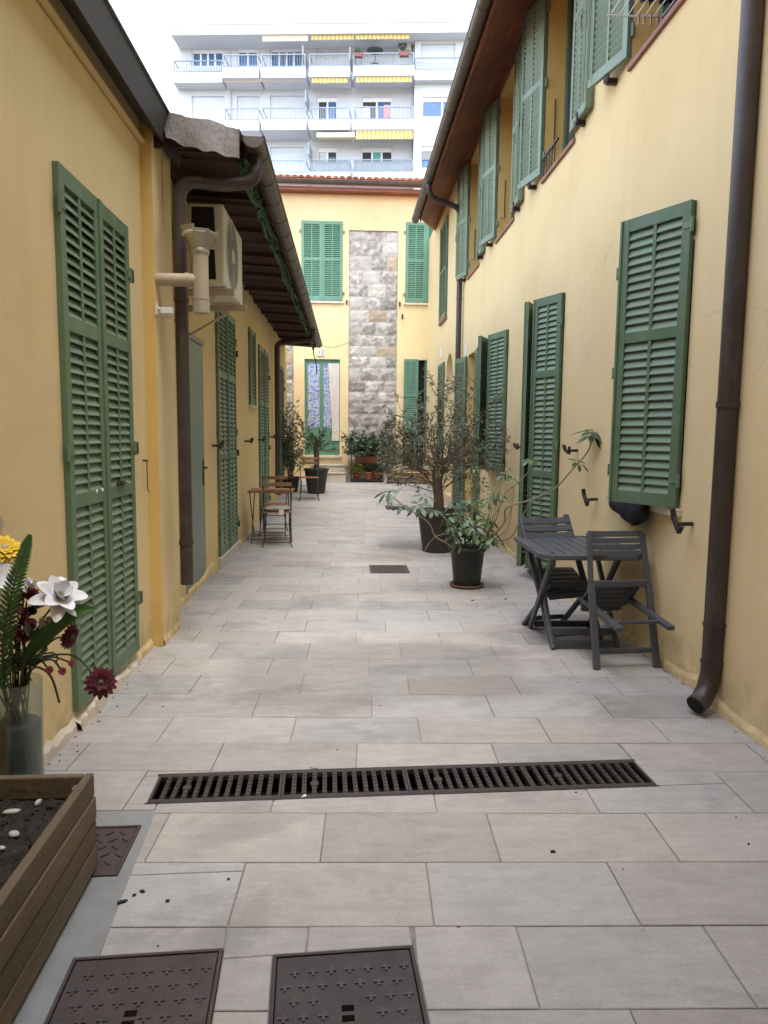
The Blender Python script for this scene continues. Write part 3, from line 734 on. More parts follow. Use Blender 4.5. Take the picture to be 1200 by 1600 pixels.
crumbling_base(h1, LX1, 1.0, 3.6, .035, .11, 'stonesill'); crumbling_base(h1, LX1, 3.6, 4.72, .045, .08, 'stonesill', 'door_threshold'); crumbling_base(h1, LX1, 4.72, 5.08, .02, .06); crumbling_base(h1, LXP, 5.1, 5.62, .012, .07)
dw = (D1[1]-D1[0])/2; pan = [.40, .34, .26]
shutter(h1, (LX1+.012, D1[0]+.003, D1[2]), dw-.004, D1[3]-D1[2], R_(90), pan, -1, .049, True, hz=[.55,1.35,2.55], label='nearer leaf of the tall green louvred door')
shutter(h1, (LX1+.012, D1[1]-.003, D1[2]), dw-.012, D1[3]-D1[2], R_(-90), pan, 1, .049, True, hz=[.35,1.35,2.45], label='farther leaf of the tall green louvred door')
for zz in (.45, 1.45, 2.55): MB().box(LX1-.002, LX1+.045, D1[1]+.012, D1[1]+.05, zz-.04, zz+.04).build('hinge_pin', 'iron', h1, off, bevel=.004)
lk = MB().tube([(LX1+.05,4.35,1.24),(LX1+.065,4.40,1.245),(LX1+.05,4.45,1.24)], .006, 6).box(LX1+.030,LX1+.037,4.33,4.47,1.225,1.255); lk.build('door_latch', 'iron', h1, off)
for yy in (3.98, 4.07): MB().lathe([(0,.004),(.011,.003),(.012,0)], 10).xf(Matrix.Translation((LX1+.032,yy,1.225)) @ Matrix.Rotation(R_(90),4,'Y')).build('lock_rosette', 'aptframe', h1, off)
hk = MB().tube([(LX1+.005,4.98,1.36),(LX1+.04,4.98,1.36)], .007, 6).tube([(LX1+.03,4.98,1.36),(LX1+.032,4.982,1.15),(LX1+.045,4.99,1.14)], .004, 6); hk.build('door_hook', 'iron', h1, off)
rp = MB().lathe([(.012,.0),(.03,.012),(.034,.004),(.036,0)], 14).xf(Matrix.Translation((LX1,2.92,1.18)) @ Matrix.Rotation(R_(90),4,'Y')); rp.build('wall_socket', 'stonesill', h1, off)

# ---------------------------------------------------------------- second house on the left
h2 = thing('yellow_house', 'low yellow house on the left with deep brown eaves and narrow green doors', 'house', (LX2, 10, 0), 0, 'yellow plaster houses round the courtyard')
hl = h2.location; off = (-hl[0], -hl[1], -hl[2])
Y0, Y1 = 5.62, 17.7
GD = (6.60, 7.50, .03, 2.45); LD2 = (8.21, 9.51, .12, 3.03); SW = (10.9, 11.48, 2.0, 3.15); LD3 = (12.05, 13.4, .08, 3.04); LD4 = (15.5, 16.6, .2, 3.05)
b = MB()
wall(b, lambda a,z,d: (LX2-d, a, z), Y0, Y1, -.2, 3.69, [(*q, .14) for q in (GD, LD2, SW, LD3, LD4)])
b.add([(LX2,Y1,-.2),(-8,Y1,-.2),(-8,Y1,3.69),(LX2,Y1,3.69)], [(0,1,2,3)]).add([(-8,Y0,-.2),(-8,Y1,-.2),(-8,Y1,3.69),(-8,Y0,3.69)], [(0,1,2,3)])
b.build('wall', 'ochre', h2, off)
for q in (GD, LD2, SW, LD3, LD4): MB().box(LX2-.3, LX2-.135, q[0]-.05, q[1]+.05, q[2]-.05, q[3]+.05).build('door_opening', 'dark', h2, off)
gd = MB().box(-.02, .02, 0, GD[1]-GD[0]-.02, 0, GD[3]-GD[2]-.01).build('flush_door', 'doorgrey', h2, (-.022, GD[0]+.01-10, GD[2]), bevel=.004)
gd['label'] = 'plain grey green flush door'
MB().box(.0205,.028,.80,.835,.98,1.26).tube([(.02,.815,1.17),(.065,.815,1.17),(.07,.70,1.17)], .010, 8).build('door_handle', 'iron', gd)
MB().box(LX2-.02, LX2+.012, GD[0]-.045, GD[0]-.002, .03, 2.5).box(LX2-.02, LX2+.012, GD[0]-.045, GD[1]+.045, 2.452, 2.5).build('door_frame', 'doorgrey', h2, off, bevel=.003)
for q, pn in ((LD2, [.40,.34,.26]), (LD3, [.34,.34,.32]), (LD4, [.34,.34,.32])):
    dw = (q[1]-q[0])/2
    shutter(h2, (LX2+.012, q[0]+.003, q[2]), dw-.004, q[3]-q[2], R_(90), pn, -1, .055); shutter(h2, (LX2+.012, q[1]-.003, q[2]), dw-.012, q[3]-q[2], R_(-90), pn, 1, .055)
    for zz in (.35, 1.3, 2.6): MB().box(LX2-.002, LX2+.05, q[1]+.012, q[1]+.055, zz-.04, zz+.04).build('hinge_pin', 'iron', h2, off)
shutter(h2, (LX2+.012, SW[0]+.003, SW[2]), SW[1]-SW[0]-.006, SW[3]-SW[2], R_(90), [1], -1, .055, cols=1, label='small single leaf shutter high on the wall')
MB().box(LX2-.05, LX2+.06, SW[0]-.05, SW[1]+.05, SW[2]-.05, SW[2]-.005).build('window_sill', 'stonesill', h2, off, bevel=.004)
MB().box(LX2-.02, LX2+.05, LD2[0]-.05, LD2[1]+.05, -.02, .115).build('door_step', 'stonesill', h2, off, bevel=.008)
crumbling_base(h2, LX2, Y0, 8.1, .02, .1, 'ochre'); crumbling_base(h2, LX2, 9.6, 17.6, .02, .08, 'ochre')
for y, z, tl in ((7.92,1.42,5), (10.4,1.45,4), (11.95,1.46,0), (13.62,1.5,-4), (16.9,1.55,0)): wall_hook(h2, (LX2, y, z), 1, tl)
# roof: slab, underside tiles, gutter
GXL, GZL = -.672, 3.63
sl = .05
def rz2(x): return 3.645+(-.75-x)*sl
b = MB(); X0, X1 = -.74, -6
b.add([(X0,5.9,rz2(X0)+.02),(X0,17.2,rz2(X0)+.02),(X1,17.2,rz2(X1)+.02),(X1,5.9,rz2(X1)+.02),(X0,5.9,rz2(X0)+.035),(X0,17.2,rz2(X0)+.035),(X1,17.2,rz2(X1)+.035),(X1,5.9,rz2(X1)+.035)],
      [(0,1,2,3),(4,5,6,7),(0,1,5,4),(1,2,6,5),(2,3,7,6),(3,0,4,7)])
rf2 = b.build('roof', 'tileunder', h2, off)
tl = MB(); n = 6; pts = []
for i in range(n+1):
    a = math.pi*i/n; pts.append((-.165*math.cos(a), .035*math.sin(a)))
vs = [(x, p[0], p[1]-x*sl) for x in (0, -.86) for p in pts]+[(x, p[0], p[1]-.016-x*sl) for x in (0, -.86) for p in pts]
k = n+1
fs = [(i,i+1,k+i+1,k+i) for i in range(n)]+[(2*k+i,2*k+i+1,3*k+i+1,3*k+i) for i in range(n)]+[(i,i+1,2*k+i+1,2*k+i) for i in range(n)]+[(0,k,3*k,2*k),(n,k+n,3*k+n,2*k+n)]
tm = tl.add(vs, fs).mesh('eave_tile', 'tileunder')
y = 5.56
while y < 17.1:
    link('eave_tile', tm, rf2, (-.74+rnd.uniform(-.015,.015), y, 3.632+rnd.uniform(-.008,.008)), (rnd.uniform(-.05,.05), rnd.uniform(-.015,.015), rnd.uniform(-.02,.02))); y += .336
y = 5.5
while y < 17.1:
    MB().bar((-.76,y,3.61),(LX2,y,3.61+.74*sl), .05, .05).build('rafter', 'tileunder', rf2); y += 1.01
g2 = half_gutter(h2, GXL, GZL, 5.24, 16.7, .072, 'gutter', .5)
# hanging brown gable board at the near end
MB().add([(-.78,5.16,3.52),(LX2+.05,5.16,3.50),(LX2+.05,5.16,3.66),(-.78,5.16,3.60),(-.78,5.18,3.52),(LX2+.05,5.18,3.50),(LX2+.05,5.18,3.66),(-.78,5.18,3.60)],
   [(0,1,2,3),(7,6,5,4),(0,1,5,4),(1,2,6,5),(2,3,7,6),(3,0,4,7)]).build('gable_board', 'tileunder', rf2)
pth = [(GXL,5.40,3.58),(GXL,5.40,3.48)]+arc((GXL-.10,5.38,3.46), .10, 0, -math.pi/2, 6, (1,0,0), (0,0,1))+[(-.9,5.35,3.335)]+arc((-1.09,5.3,3.22), .115, math.pi/2, math.pi, 7, (1,0,0), (0,0,1))+[(-1.205,5.3,2.4),(-1.205,5.3,.42)]
ringed_pipe('downpipe', 'brownmetal', h2, pth, .048, [((-1.205,5.3,2.50),(-1.205,5.3,2.53)), ((-1.205,5.3,.72),(-1.205,5.3,.76)), ((-1.0,5.33,3.335),(-.97,5.335,3.335))])
pth = [(GXL,13.9,3.58),(GXL,13.95,3.52)]+arc((GXL-.10,14.0,3.49), .10, 0, -math.pi/2, 6, (1,0,0), (0,0,1))+[(-1.1,14.15,3.36)]+arc((-1.28,14.2,3.24), .11, math.pi/2, math.pi, 7, (1,0,0), (0,0,1))+[(-1.39,14.2,2.3),(-1.39,14.2,.35)]
ringed_pipe('downpipe', 'brownmetal', h2, pth, .055, [((-1.39,14.2,2.75),(-1.39,14.2,2.79)), ((-1.39,14.2,1.5),(-1.39,14.2,1.54))])

# ---------------------------------------------------------------- long house on the right
h3 = thing('yellow_house', 'two storey yellow house along the right with a row of open green shutters', 'house', (RX, 8, 0), 0, 'yellow plaster houses round the courtyard')
hl = h3.location; off = (-hl[0], -hl[1], -hl[2])
WT = 6.53
W1 = (4.46, 5.62, 1.10, 3.03); DR = (7.12, 8.02, .06, 2.99); W2 = (9.60, 10.72, 1.07, 2.99); D3 = (11.9, 12.85, .1, 3.0)
UPS = [(4.55, 5.65), (7.0, 8.1), (9.48, 10.58), (11.92, 13.02)]
b = MB()
rv3 = []
hs = [(*W1,.2), (*DR,.2), (*W2,.2), (*D3,.3)]+[(a, c, 4.40, 6.36, .24) for a, c in UPS]
wall(b, lambda a,z,d: (RX+d, a, z), 3.95, 13.7, -.2, WT, hs, rv3)
wall(b, lambda a,z,d: (RXN+d, a, z), -4, 3.95, -.2, WT, [(2.1, 3.2, 4.40, 6.36, .24)])
b.add([(RXN,3.95,-.2),(RX,3.95,-.2),(RX,3.95,WT),(RXN,3.95,WT)], [(0,1,2,3)])
NA = (13.95, 14.95, .35, 2.72)
wall(b, lambda a,z,d: (RXF+d, a, z), 13.7, FY, -.2, WT, [(NA[0], NA[1], NA[2], NA[3]+(NA[1]-NA[0])/2, .22), (15.1, 15.9, .9, 3.12, .12), (14.95, 15.95, 4.05, 6.1, .12)])
b.add([(RX,13.7,-.2),(RXF,13.7,-.2),(RXF,13.7,WT),(RX,13.7,WT)], [(0,1,2,3)])
for q in ((-4, RXN), (FY+1, RXF)): b.add([(q[1],q[0],-.2),(9,q[0],-.2),(9,q[0],WT),(q[1],q[0],WT)], [(0,1,2,3)])
b.add([(9,-4,-.2),(9,FY+1,-.2),(9,FY+1,WT),(9,-4,WT)], [(0,1,2,3)])
# arch over the niche: the rectangular recess is closed above by a half round head
am, ar = (NA[0]+NA[1])/2, (NA[1]-NA[0])/2; ztop = NA[3]+ar
n = 14
head = [(am-ar*math.cos(math.pi*i/n), NA[3]+ar*math.sin(math.pi*i/n)) for i in range(n+1)]
for i in range(n):
    cy = NA[0] if i < n//2 else NA[1]
    b.add([(RXF,cy,ztop),(RXF,*head[i]),(RXF,*head[i+1])], [(0,1,2)])
    b.add([(RXF,*head[i]),(RXF,*head[i+1]),(RXF+.22,*head[i+1]),(RXF+.22,*head[i])], [(0,1,2,3)])
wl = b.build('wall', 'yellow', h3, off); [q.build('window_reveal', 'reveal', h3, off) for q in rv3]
MB().box(RXF+.19, RXF+.215, NA[0]+.001, NA[1]-.001, NA[2]+.001, ztop-.001).build('niche_back', 'niche', h3, off)
def back(q, glass=True, dep=.2, X=RX):
    y0, y1, z0, z1 = q; f = .055
    fr = MB().box(X+dep-.04, X+dep, y0+.003, y0+f, z0+.003, z1-.003).box(X+dep-.04, X+dep, y1-f, y1-.003, z0+.003, z1-.003)
    fr.box(X+dep-.04, X+dep, y0+f, y1-f, z0+.003, z0+f).box(X+dep-.04, X+dep, y0+f, y1-f, z1-f, z1-.003).box(X+dep-.042, X+dep, (y0+y1)/2-.04, (y0+y1)/2+.04, z0+f, z1-f)
    o = fr.build('window', 'aptframe' if glass else 'green', h3, off)
    MB().box(X+dep-.015, X+dep-.008, y0+f-.004, (y0+y1)/2-.036, z0+f-.004, z1-f+.004).build('pane', 'glass', o)
    MB().box(X+dep-.015, X+dep-.008, (y0+y1)/2+.036, y1-f+.004, z0+f-.004, z1-f+.004).build('pane', 'glass', o)
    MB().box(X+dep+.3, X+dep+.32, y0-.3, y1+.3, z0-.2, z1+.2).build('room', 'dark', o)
for a, c in UPS: back((a, c, 4.40, 6.36), False, .24)
for q in (W1, W2): back(q, False, .2)
for q in (DR, D3): back(q, False, .2 if q is DR else .3)
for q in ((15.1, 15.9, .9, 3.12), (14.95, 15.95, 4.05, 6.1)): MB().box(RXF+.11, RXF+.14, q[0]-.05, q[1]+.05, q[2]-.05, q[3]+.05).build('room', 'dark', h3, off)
for a, c in UPS: MB().box(RX-.028, RX+.20, a-.02, c+.02, 4.362, 4.403).build('window_sill', 'redsill', h3, off, bevel=.004)
for q in (W1, W2): MB().box(RX-.05, RX+.15, q[0]-.03, q[1]+.03, q[2]-.055, q[2]-.004).build('window_sill', 'stonesill', h3, off, bevel=.005)
MB().box(RXF-.05, RXF+.1, 14.9, 16.0, 3.99, 4.045).build('window_sill', 'redsill', h3, off)
MB().box(RX-.02, RX+.2, DR[0]-.02, DR[1]+.02, -.02, .055).build('door_step', 'stonesill', h3, off, bevel=.006)
# upper shutters: nearer leaves folded flat to the wall, farther leaves standing a little off it
UB, UH = 4.455, 1.93; p3 = [.52, .48]
for i, (a, c) in enumerate(UPS):
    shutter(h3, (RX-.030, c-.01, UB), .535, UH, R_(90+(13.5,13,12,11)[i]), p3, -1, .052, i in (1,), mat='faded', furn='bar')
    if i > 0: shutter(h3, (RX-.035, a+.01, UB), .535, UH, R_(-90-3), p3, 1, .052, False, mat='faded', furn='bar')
    for y in (c+.30, a-.28):
        k = MB().box(RX-.09, RX+.01, y-.02, y+.02, UB-.055, UB-.012).bar((RX-.085,y-.045,UB-.03),(RX-.085,y+.045,UB-.015), .02, .03).bar((RX-.085,y-.04,UB-.03),(RX-.095,y-.045,UB+.04), .02, .014)
        k.build('shutter_catch', 'iron', h3, off)
for i, (a, c) in enumerate(UPS[1:]):                                  # rods hanging on the far reveals
    MB().tube([(RX+.10,c-.012,5.25),(RX+.10,c-.02,4.72),(RX+.04,c-.02,4.72)], .006, 6).build('reveal_hook', 'iron', h3, off)
gr = MB()
for q in range(5): gr.tube([(RX-.02,7.62+q*.10,4.40),(RX-.02,7.62+q*.10,4.60)], .007, 6)
gr.bar((RX-.02,7.5,4.605),(RX-.02,8.08,4.605), .02, .02); gr.build('window_guard', 'iron', h3, off)
# ground floor shutters
shutter(h3, (RX-.022, W1[0], W1[2]), .545, 1.93, R_(90+27), [.60,.40], 1, .056, True, hz=[.18,1.78], label='half open leaf of the large near window')
shutter(h3, (RX-.022, W1[1], W1[2]), .545, 1.93, R_(-90-7), [.60,.40], -1, .056, False)
shutter(h3, (RX-.022, DR[0]+.01, .12), .44, 2.87, R_(90+22), [.36,.38,.26], 1, .055, True, hz=[.3,1.35,2.6], label='half open louvred leaf of the tall door')
shutter(h3, (RX-.022, DR[1], .12), .45, 2.87, R_(-90-31), [.36,.38,.26], -1, .055, False, hz=[.3,1.3,2.6])
shutter(h3, (RX-.022, W2[0]+.01, W2[2]), .55, 1.92, R_(90+13), [.52,.48], 1, .053, True, hz=[.2,1.7])
shutter(h3, (RX-.022, W2[1], W2[2]), .55, 1.92, R_(-90-27), [.52,.48], -1, .053, False)
shutter(h3, (RX-.03, D3[0]-.0, .14), .5, 2.84, R_(-90-6), [.36,.38,.26], 1, .055, False)
shutter(h3, (RX-.03, D3[1]+.0, .18), .5, 2.80, R_(90+14), [.36,.38,.26], -1, .055, False)
shutter(h3, (RXF-.022, 15.1, .92), .79, 2.2, R_(90), [.5,.5], 1, .055, False, label='narrow closed shutter beyond the arched niche')
shutter(h3, (RXF-.022, 14.97, 4.06), .96, 2.03, R_(90), [.5,.5], 1, .055, False, label='closed upper shutter near the far corner')
for y, z, tl in ((4.28,1.02,38), (5.98,1.02,35), (6.55,1.43,5), (8.55,1.43,2), (9.2,1.02,0), (11.35,1.45,0)): wall_hook(h3, (RX if y > 3.95 else RXN, y, z), -1, tl)
for y, z in ((13.05, 3.13), ): 
    pl = MB().box(RX-.018, RX, y-.09, y+.09, z-.12, z+.12).build('number_plaque', 'whiteplastic', h3, off, bevel=.005)
MB().box(RXF-.018, RXF, 15.55, 15.75, 3.25, 3.5).build('number_plaque', 'whiteplastic', h3, off, bevel=.005)
for y0, y1, x in ((3.97, 7.0, RX), (8.1, 11.8, RX)): crumbling_base(h3, x, y0, y1, -.018, .07)
crumbling_base(h3, RXN, .5, 3.94, -.018, .08)
# roof and soffit boards
EY = 15.6
def rz3(x): return 6.16+(x-1.50)*.42
b = MB(); X0, X1 = 1.50, 7.5
pl3 = [(X0,-4),(X1,-4),(X1,17.5),(2.1,17.5),(X0,EY)]
b.add([(x,y,rz3(x)+q) for q in (.03,.14) for x,y in pl3], [(4,3,2,1,0),(5,6,7,8,9)]+[(i,(i+1)%5,5+(i+1)%5,5+i) for i in range(5)])
rf3 = b.build('roof', 'terracotta', h3, off)
MB().add([(X1,-4,rz3(X1)+.1),(X1,FY+1,rz3(X1)+.1),(9.2,FY+1,6.5),(9.2,-4,6.5)], [(0,1,2,3)]).add([(2.3,EY,rz3(2.3)),(7.5,EY,rz3(7.5)),(7.5,FY+1,rz3(7.5)),(2.3,FY+1,rz3(2.3))], [(0,1,2,3)]).build('back_slope', 'terracotta', rf3)
nbd = 8; xs = [1.545+i*(RX+.01-1.545)/nbd for i in range(nbd+1)]
for i in range(nbd):
    for (ya, yb) in ((-4, 1.6), (1.602, 5.4), (5.402, 9.2), (9.202, 12.6), (12.602, 15.55+(xs[i]-1.5)*3.0)):
        xa, xb = xs[i]+.002, xs[i+1]-.002; dz = rnd.uniform(-.002,.002)
        V = [(x, y, rz3(x)+q+dz) for q in (0, .018) for x, y in ((xa,ya),(xb,ya),(xb,yb-.003),(xa,yb-.003))]
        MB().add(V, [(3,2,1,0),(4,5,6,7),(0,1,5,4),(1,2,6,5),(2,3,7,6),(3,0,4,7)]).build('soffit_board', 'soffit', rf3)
MB().box(1.523, 1.547, -4, 15.58, 6.10, 6.30).build('fascia_board', 'soffit', rf3)
half_gutter(h3, 1.442, 6.19, -4, 15.75, .075, 'gutter', .62)
pth = [(1.46,13.35,6.12),(1.47,13.36,6.02)]+[(1.52,13.4,5.92),(1.62,13.42,5.87),(1.85,13.47,5.82),(1.98,13.49,5.78),(2.06,13.5,5.70),(2.085,13.5,5.58),(2.085,13.5,4.3),(2.085,13.5,.4)]
ringed_pipe('downpipe', 'brownmetal', h3, pth, .05, [((2.085,13.5,4.1),(2.085,13.5,4.14))])
pe = [(2.075,3.785,6.3),(2.075,3.785,4.0),(2.075,3.785,2.0),(2.075,3.785,.30),(2.07,3.78,.22),(2.045,3.765,.14),(2.00,3.735,.085),(1.955,3.71,.065)]
dp = ringed_pipe('downpipe', 'brownmetal', h3, pe, .056, [((2.075,3.785,1.72),(2.075,3.785,1.755)), ((2.075,3.785,.50),(2.075,3.785,.515)), ((2.075,3.785,.285),(2.075,3.785,.30))], 20)
MB().tube([(1.953,3.7095,.0645),(1.975,3.722,.073)], .049, 20).build('pipe_mouth', 'pit', dp)
MB().tube([(2.075,3.785,1.73),(RX,3.90,1.73)], .012, 8).box(RXN-.012,RXN+.0,3.80,3.86,1.70,1.76).build('pipe_bracket', 'iron', h3, off)

# ---------------------------------------------------------------- house closing the courtyard at the far end
h4 = thing('yellow_house', 'far yellow house facing down the alley with a rough stone pillar in its front', 'house', (0, FY, 0), 0, 'yellow plaster houses round the courtyard')
off = (0, -FY, 0)
FW1 = (-1.19, -.15, 4.97, 6.94); FW2 = (1.47, 2.5, 4.97, 6.97); FD = (-1.12, -.20, 1.02, 3.50); FD2 = (1.46, 2.35, .6, 3.52)
PILL = (.015, 1.275, .3, 6.74); PILL2 = (-2.2, -1.40, .3, 3.95)
b = MB()
wall(b, lambda a,z,d: (a, FY+d, z), -9, 9, -.2, 7.66, [(*q,.16) for q in (FW1, FW2, FD, FD2)]+[(*PILL,.05), (*PILL2,.05)])
b.add([(-9,FY,-.2),(-9,FY+7,-.2),(-9,FY+7,7.66),(-9,FY,7.66)], [(0,1,2,3)])
b.build('wall', 'yellow', h4, off)
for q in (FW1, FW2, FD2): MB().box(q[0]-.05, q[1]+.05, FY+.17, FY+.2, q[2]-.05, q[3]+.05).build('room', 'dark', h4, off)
# stone pillars, every stone a piece
def stones(q, seed):
    r = random.Random(seed); p = MB().box(q[0], q[1], FY+.046, FY+.056, q[2], q[3]).build('stone_pillar', 'stonemortar', h4, off)
    z = q[3]
    hts = [.26, .36, .36, .33, .33, .33, .30, .34, .27, .27, .29, .33, .29, .29, .29, .33, .30, .33, .3, .3]
    for i, h in enumerate(hts):
        if z-h < q[2]: break
        W = q[1]-q[0]; k = 3 if W > 1 else 2
        ws = [r.uniform(.75,1.25) for _ in range(k)]
        if i % 2: ws[0] *= .6; 
        else: ws[-1] *= .6
        sm_ = sum(ws); x = q[0]
        for w_ in ws:
            w_ = w_/sm_*W; g = .009
            nx, nz = 5, 4; V = []; dep = r.uniform(.010,.024)
            for jz in range(nz+1):
                for jx in range(nx+1):
                    ex = min(jx, nx-jx)/nx*2; ez = min(jz, nz-jz)/nz*2
                    edge = min(1, min(ex, ez)*2.4)
                    y = FY+.042-(dep*edge*r.uniform(.45,1.15))
                    V.append((x+g+(w_-2*g)*jx/nx+(r.uniform(-.008,.008) if 0 < jx < nx else r.uniform(-.006,.006)), y, z-h+g+(h-2*g)*jz/nz+r.uniform(-.006,.006)))
            fs = [(jz*(nx+1)+jx, jz*(nx+1)+jx+1, (jz+1)*(nx+1)+jx+1, (jz+1)*(nx+1)+jx) for jz in range(nz) for jx in range(nx)]
            mt = 'stonewall'; u = r.random()
            if z > q[2]+2.6: mt = 'stonepale' if u < .35 else ('stonetan' if u < .40 else 'stonewall')
            elif u < .12: mt = 'stonepale'
            MB().add(V, fs).build('stone', mt, p); x += w_
        z -= h
    return p
stones(PILL, 5); stones(PILL2, 9)
fl = dict(pitch=.046, mat='farshut', hinges=False)
for q in (FW1, FW2):
    w_ = (q[1]-q[0])/2
    a_ = shutter(h4, (q[0]+.004, FY-.025, q[2]+.005), w_-.006, q[3]-q[2]-.01, 0, [.52,.48], -1, **fl); shutter(h4, (q[1]-.004, FY-.025, q[2]+.005), w_-.012, q[3]-q[2]-.01, R_(180), [.52,.48], 1, **fl)
    MB().box(q[0]-.04, q[1]+.04, FY-.05, FY+.1, q[2]-.06, q[2]-.005).build('window_sill', 'stonesill', h4, off)
    for z in (q[2]+.2, q[3]-.25):
        for x in (q[0]-.03, q[1]+.03): MB().box(x-.025, x+.025, FY-.035, FY-.002, z-.03, z+.03).build('hinge_pin', 'farshut', h4, off)
shutter(h4, (FD2[0]+.0, FY-.03, .66+.99), .37, 1.88, R_(-4), [.5,.5], -1, label='half folded leaf of the far right door', **fl)
# glazed door with a patterned blue blind and a gathered curtain
fd = MB(); x0, x1, z0, z1 = FD; f = .075
fd.box(x0+.003, x0+f, FY+.05, FY+.10, z0, z1-.003).box(x1-f, x1-.003, FY+.05, FY+.10, z0, z1-.003).box(x0+f, x1-f, FY+.05, FY+.10, z1-.08, z1-.003)
fd.box((x0+x1)/2-.07, (x0+x1)/2+.03, FY+.045, FY+.10, z0, z1-.08)
fd.box(x0+f, (x0+x1)/2-.07, FY+.055, FY+.095, z0, z0+.72).box((x0+x1)/2+.03, x1-f, FY+.055, FY+.095, z0, z0+.72)
gdr = fd.build('glazed_door', 'farshut', h4, off); 
MB().box(x0+f+.03, (x0+x1)/2-.11, FY+.049, FY+.0545, z0+.1, z0+.62).box((x0+x1)/2+.07, x1-f-.03, FY+.049, FY+.0545, z0+.1, z0+.62).build('door_panel', 'farshut', gdr)
MB().box(x0+f, (x0+x1)/2-.07, FY+.070, FY+.075, z0+.72, z1-.08).box((x0+x1)/2+.03, x1-f, FY+.070, FY+.075, z0+.72, z1-.08).build('blue_blind', 'bluecurtain', gdr)
gl_ = MB()
for i in range(1, 6):
    for xa, xb in ((x0+f, (x0+x1)/2-.07), ((x0+x1)/2+.03, x1-f)): gl_.box(xa+.01, xb-.01, FY+.064, FY+.069, z0+.72+i*.27, z0+.732+i*.27)
gl_.build('blind_seam', 'curtain', gdr)
cv = MB(); n = 20; V = []
for j in range(9):
    t = j/8; z = z1-.1-t*2.0
    for i in range(n+1):
        u = i/n; wv = .30*(1-.45*t) if t < .75 else .30*.66
        V.append((x1-.015-wv*(1-u), FY+.028+.014*math.sin(u*26), z))
cv.add(V, [(j*(n+1)+i, j*(n+1)+i+1, (j+1)*(n+1)+i+1, (j+1)*(n+1)+i) for j in range(8) for i in range(n)], True).build('side_curtain', 'curtain', h4, off)
MB().tube([(x0+.08,FY+.04,z0+1.12),(x0+.08,FY+.005,z0+1.12),(x0+.17,FY+.005,z0+1.12)], .011, 6).build('door_handle', 'iron', gdr)
MB().box(x0-.06, x1+.06, FY-.06, FY+.06, z0-.06, z0-.004).build('door_sill', 'stonesill', h4, off)
MB().box(FD2[0]+.3, FD2[0]+.36, FY+.06, FY+.1, .6, 3.5).box(FD2[0]+.55, FD2[0]+.62, FY+.06, FY+.1, .6, 3.5).box(FD2[0]+.36, FD2[0]+.55, FY+.07, FY+.09, 2.3, 2.38).build('door_leaf', 'green', h4, off)
MB().box(FD2[0]+.63, FD2[0]+.88, FY+.03, FY+.05, .9, 3.3).build('blue_blind', 'bluecurtain', h4, off)
pl = MB().box(-.79, -.61, FY-.022, FY, 3.575, 3.755).build('number_plaque', 'whiteplastic', h4, off, bevel=.004)
link('number', text_mesh('number', '12', .135, 'digit', .003), pl, (-.70, FY-.025, 3.665), (R_(90),0,0))
MB().box(-.775,-.625,FY-.0255,FY-.0225,3.742,3.748).box(-.775,-.625,FY-.0255,FY-.0225,3.582,3.588).box(-.778,-.772,FY-.0255,FY-.0225,3.582,3.748).box(-.628,-.622,FY-.0255,FY-.0225,3.582,3.748).build('plaque_border', 'digit', pl)
# roof of barrel tiles, gutter, fascia
b = MB(); ez, sl4 = 7.86, .32
r4 = MB().add([(-9,FY-.30,ez-.06),(9,FY-.30,ez-.06),(9,FY+6,ez-.06+6.3*sl4),(-9,FY+6,ez-.06+6.3*sl4)], [(0,1,2,3)]).build('roof', 'terracotta', h4, off)
tb = MB(); nn = 5
for i in range(62):
    xc = -5.2+i*.168
    for j in range(7):
        y0 = FY-.36+j*.36; zc = ez+j*.36*sl4+.012*(1 if True else 0); t = rnd.random(); dx = rnd.uniform(-.008,.008)
        V = []
        for yy, zz, rr in ((y0, zc-.005, .078), (y0+.42, zc+.42*sl4-.022, .066)):
            for q in range(nn+1):
                a = math.pi*q/nn; V.append((xc+dx+rr*math.cos(a), yy, zz+rr*.8*math.sin(a)))
        tb.add(V, [(q, q+1, nn+2+q, nn+1+q) for q in range(nn)]+[tuple(range(nn+1))], True, t)
        V = []
        for yy, zz in ((y0+.02, zc-.03), (y0+.42, zc+.42*sl4-.04)):
            for q in range(4): V.append((xc+.084+(-.06+.04*q), yy, zz-.02*(1 if q in (1,2) else 0)))
        tb.add(V, [(q, q+1, 5+q, 4+q) for q in range(3)], True, rnd.random())
tag(tb.build('roof_tiles', 'terracotta', r4), kind='stuff')
MB().box(-9, 9, FY-.26, FY-.001, 7.60, 7.69).build('eave_board', 'soffit', r4)
b = MB(); n = 10
for rr in (.085, .080):
    pr = [(FY-.36+rr*math.cos(math.pi+math.pi*i/n), 7.80+rr*math.sin(math.pi+math.pi*i/n)) for i in range(n+1)]
    b.add([(x, y, z) for x in (-9, 9) for y, z in pr], [(i,i+1,n+2+i,n+1+i) for i in range(n)], True)
b.tube([(-9,FY-.445,7.80),(9,FY-.445,7.80)], .012, 8)
g4 = b.build('gutter', 'gutter', h4, off)
for i in range(14):
    x = -4+i*.62; pr = [(FY-.36+.091*math.cos(math.pi+math.pi*q/n), 7.80+.091*math.sin(math.pi+math.pi*q/n)) for q in range(n+1)]
    MB().add([(xx, y, z) for xx in (x-.012, x+.012) for y, z in pr], [(q,q+1,n+2+q,n+1+q) for q in range(n)], True).build('gutter_ring', 'gutter', g4)
for x, z in ((-.035, 4.95), (1.33, 4.93), (1.40, 4.62)): MB().box(x-.02, x+.02, FY-.04, FY, z-.06, z+.05).build('shutter_catch', 'iron', h4, off)

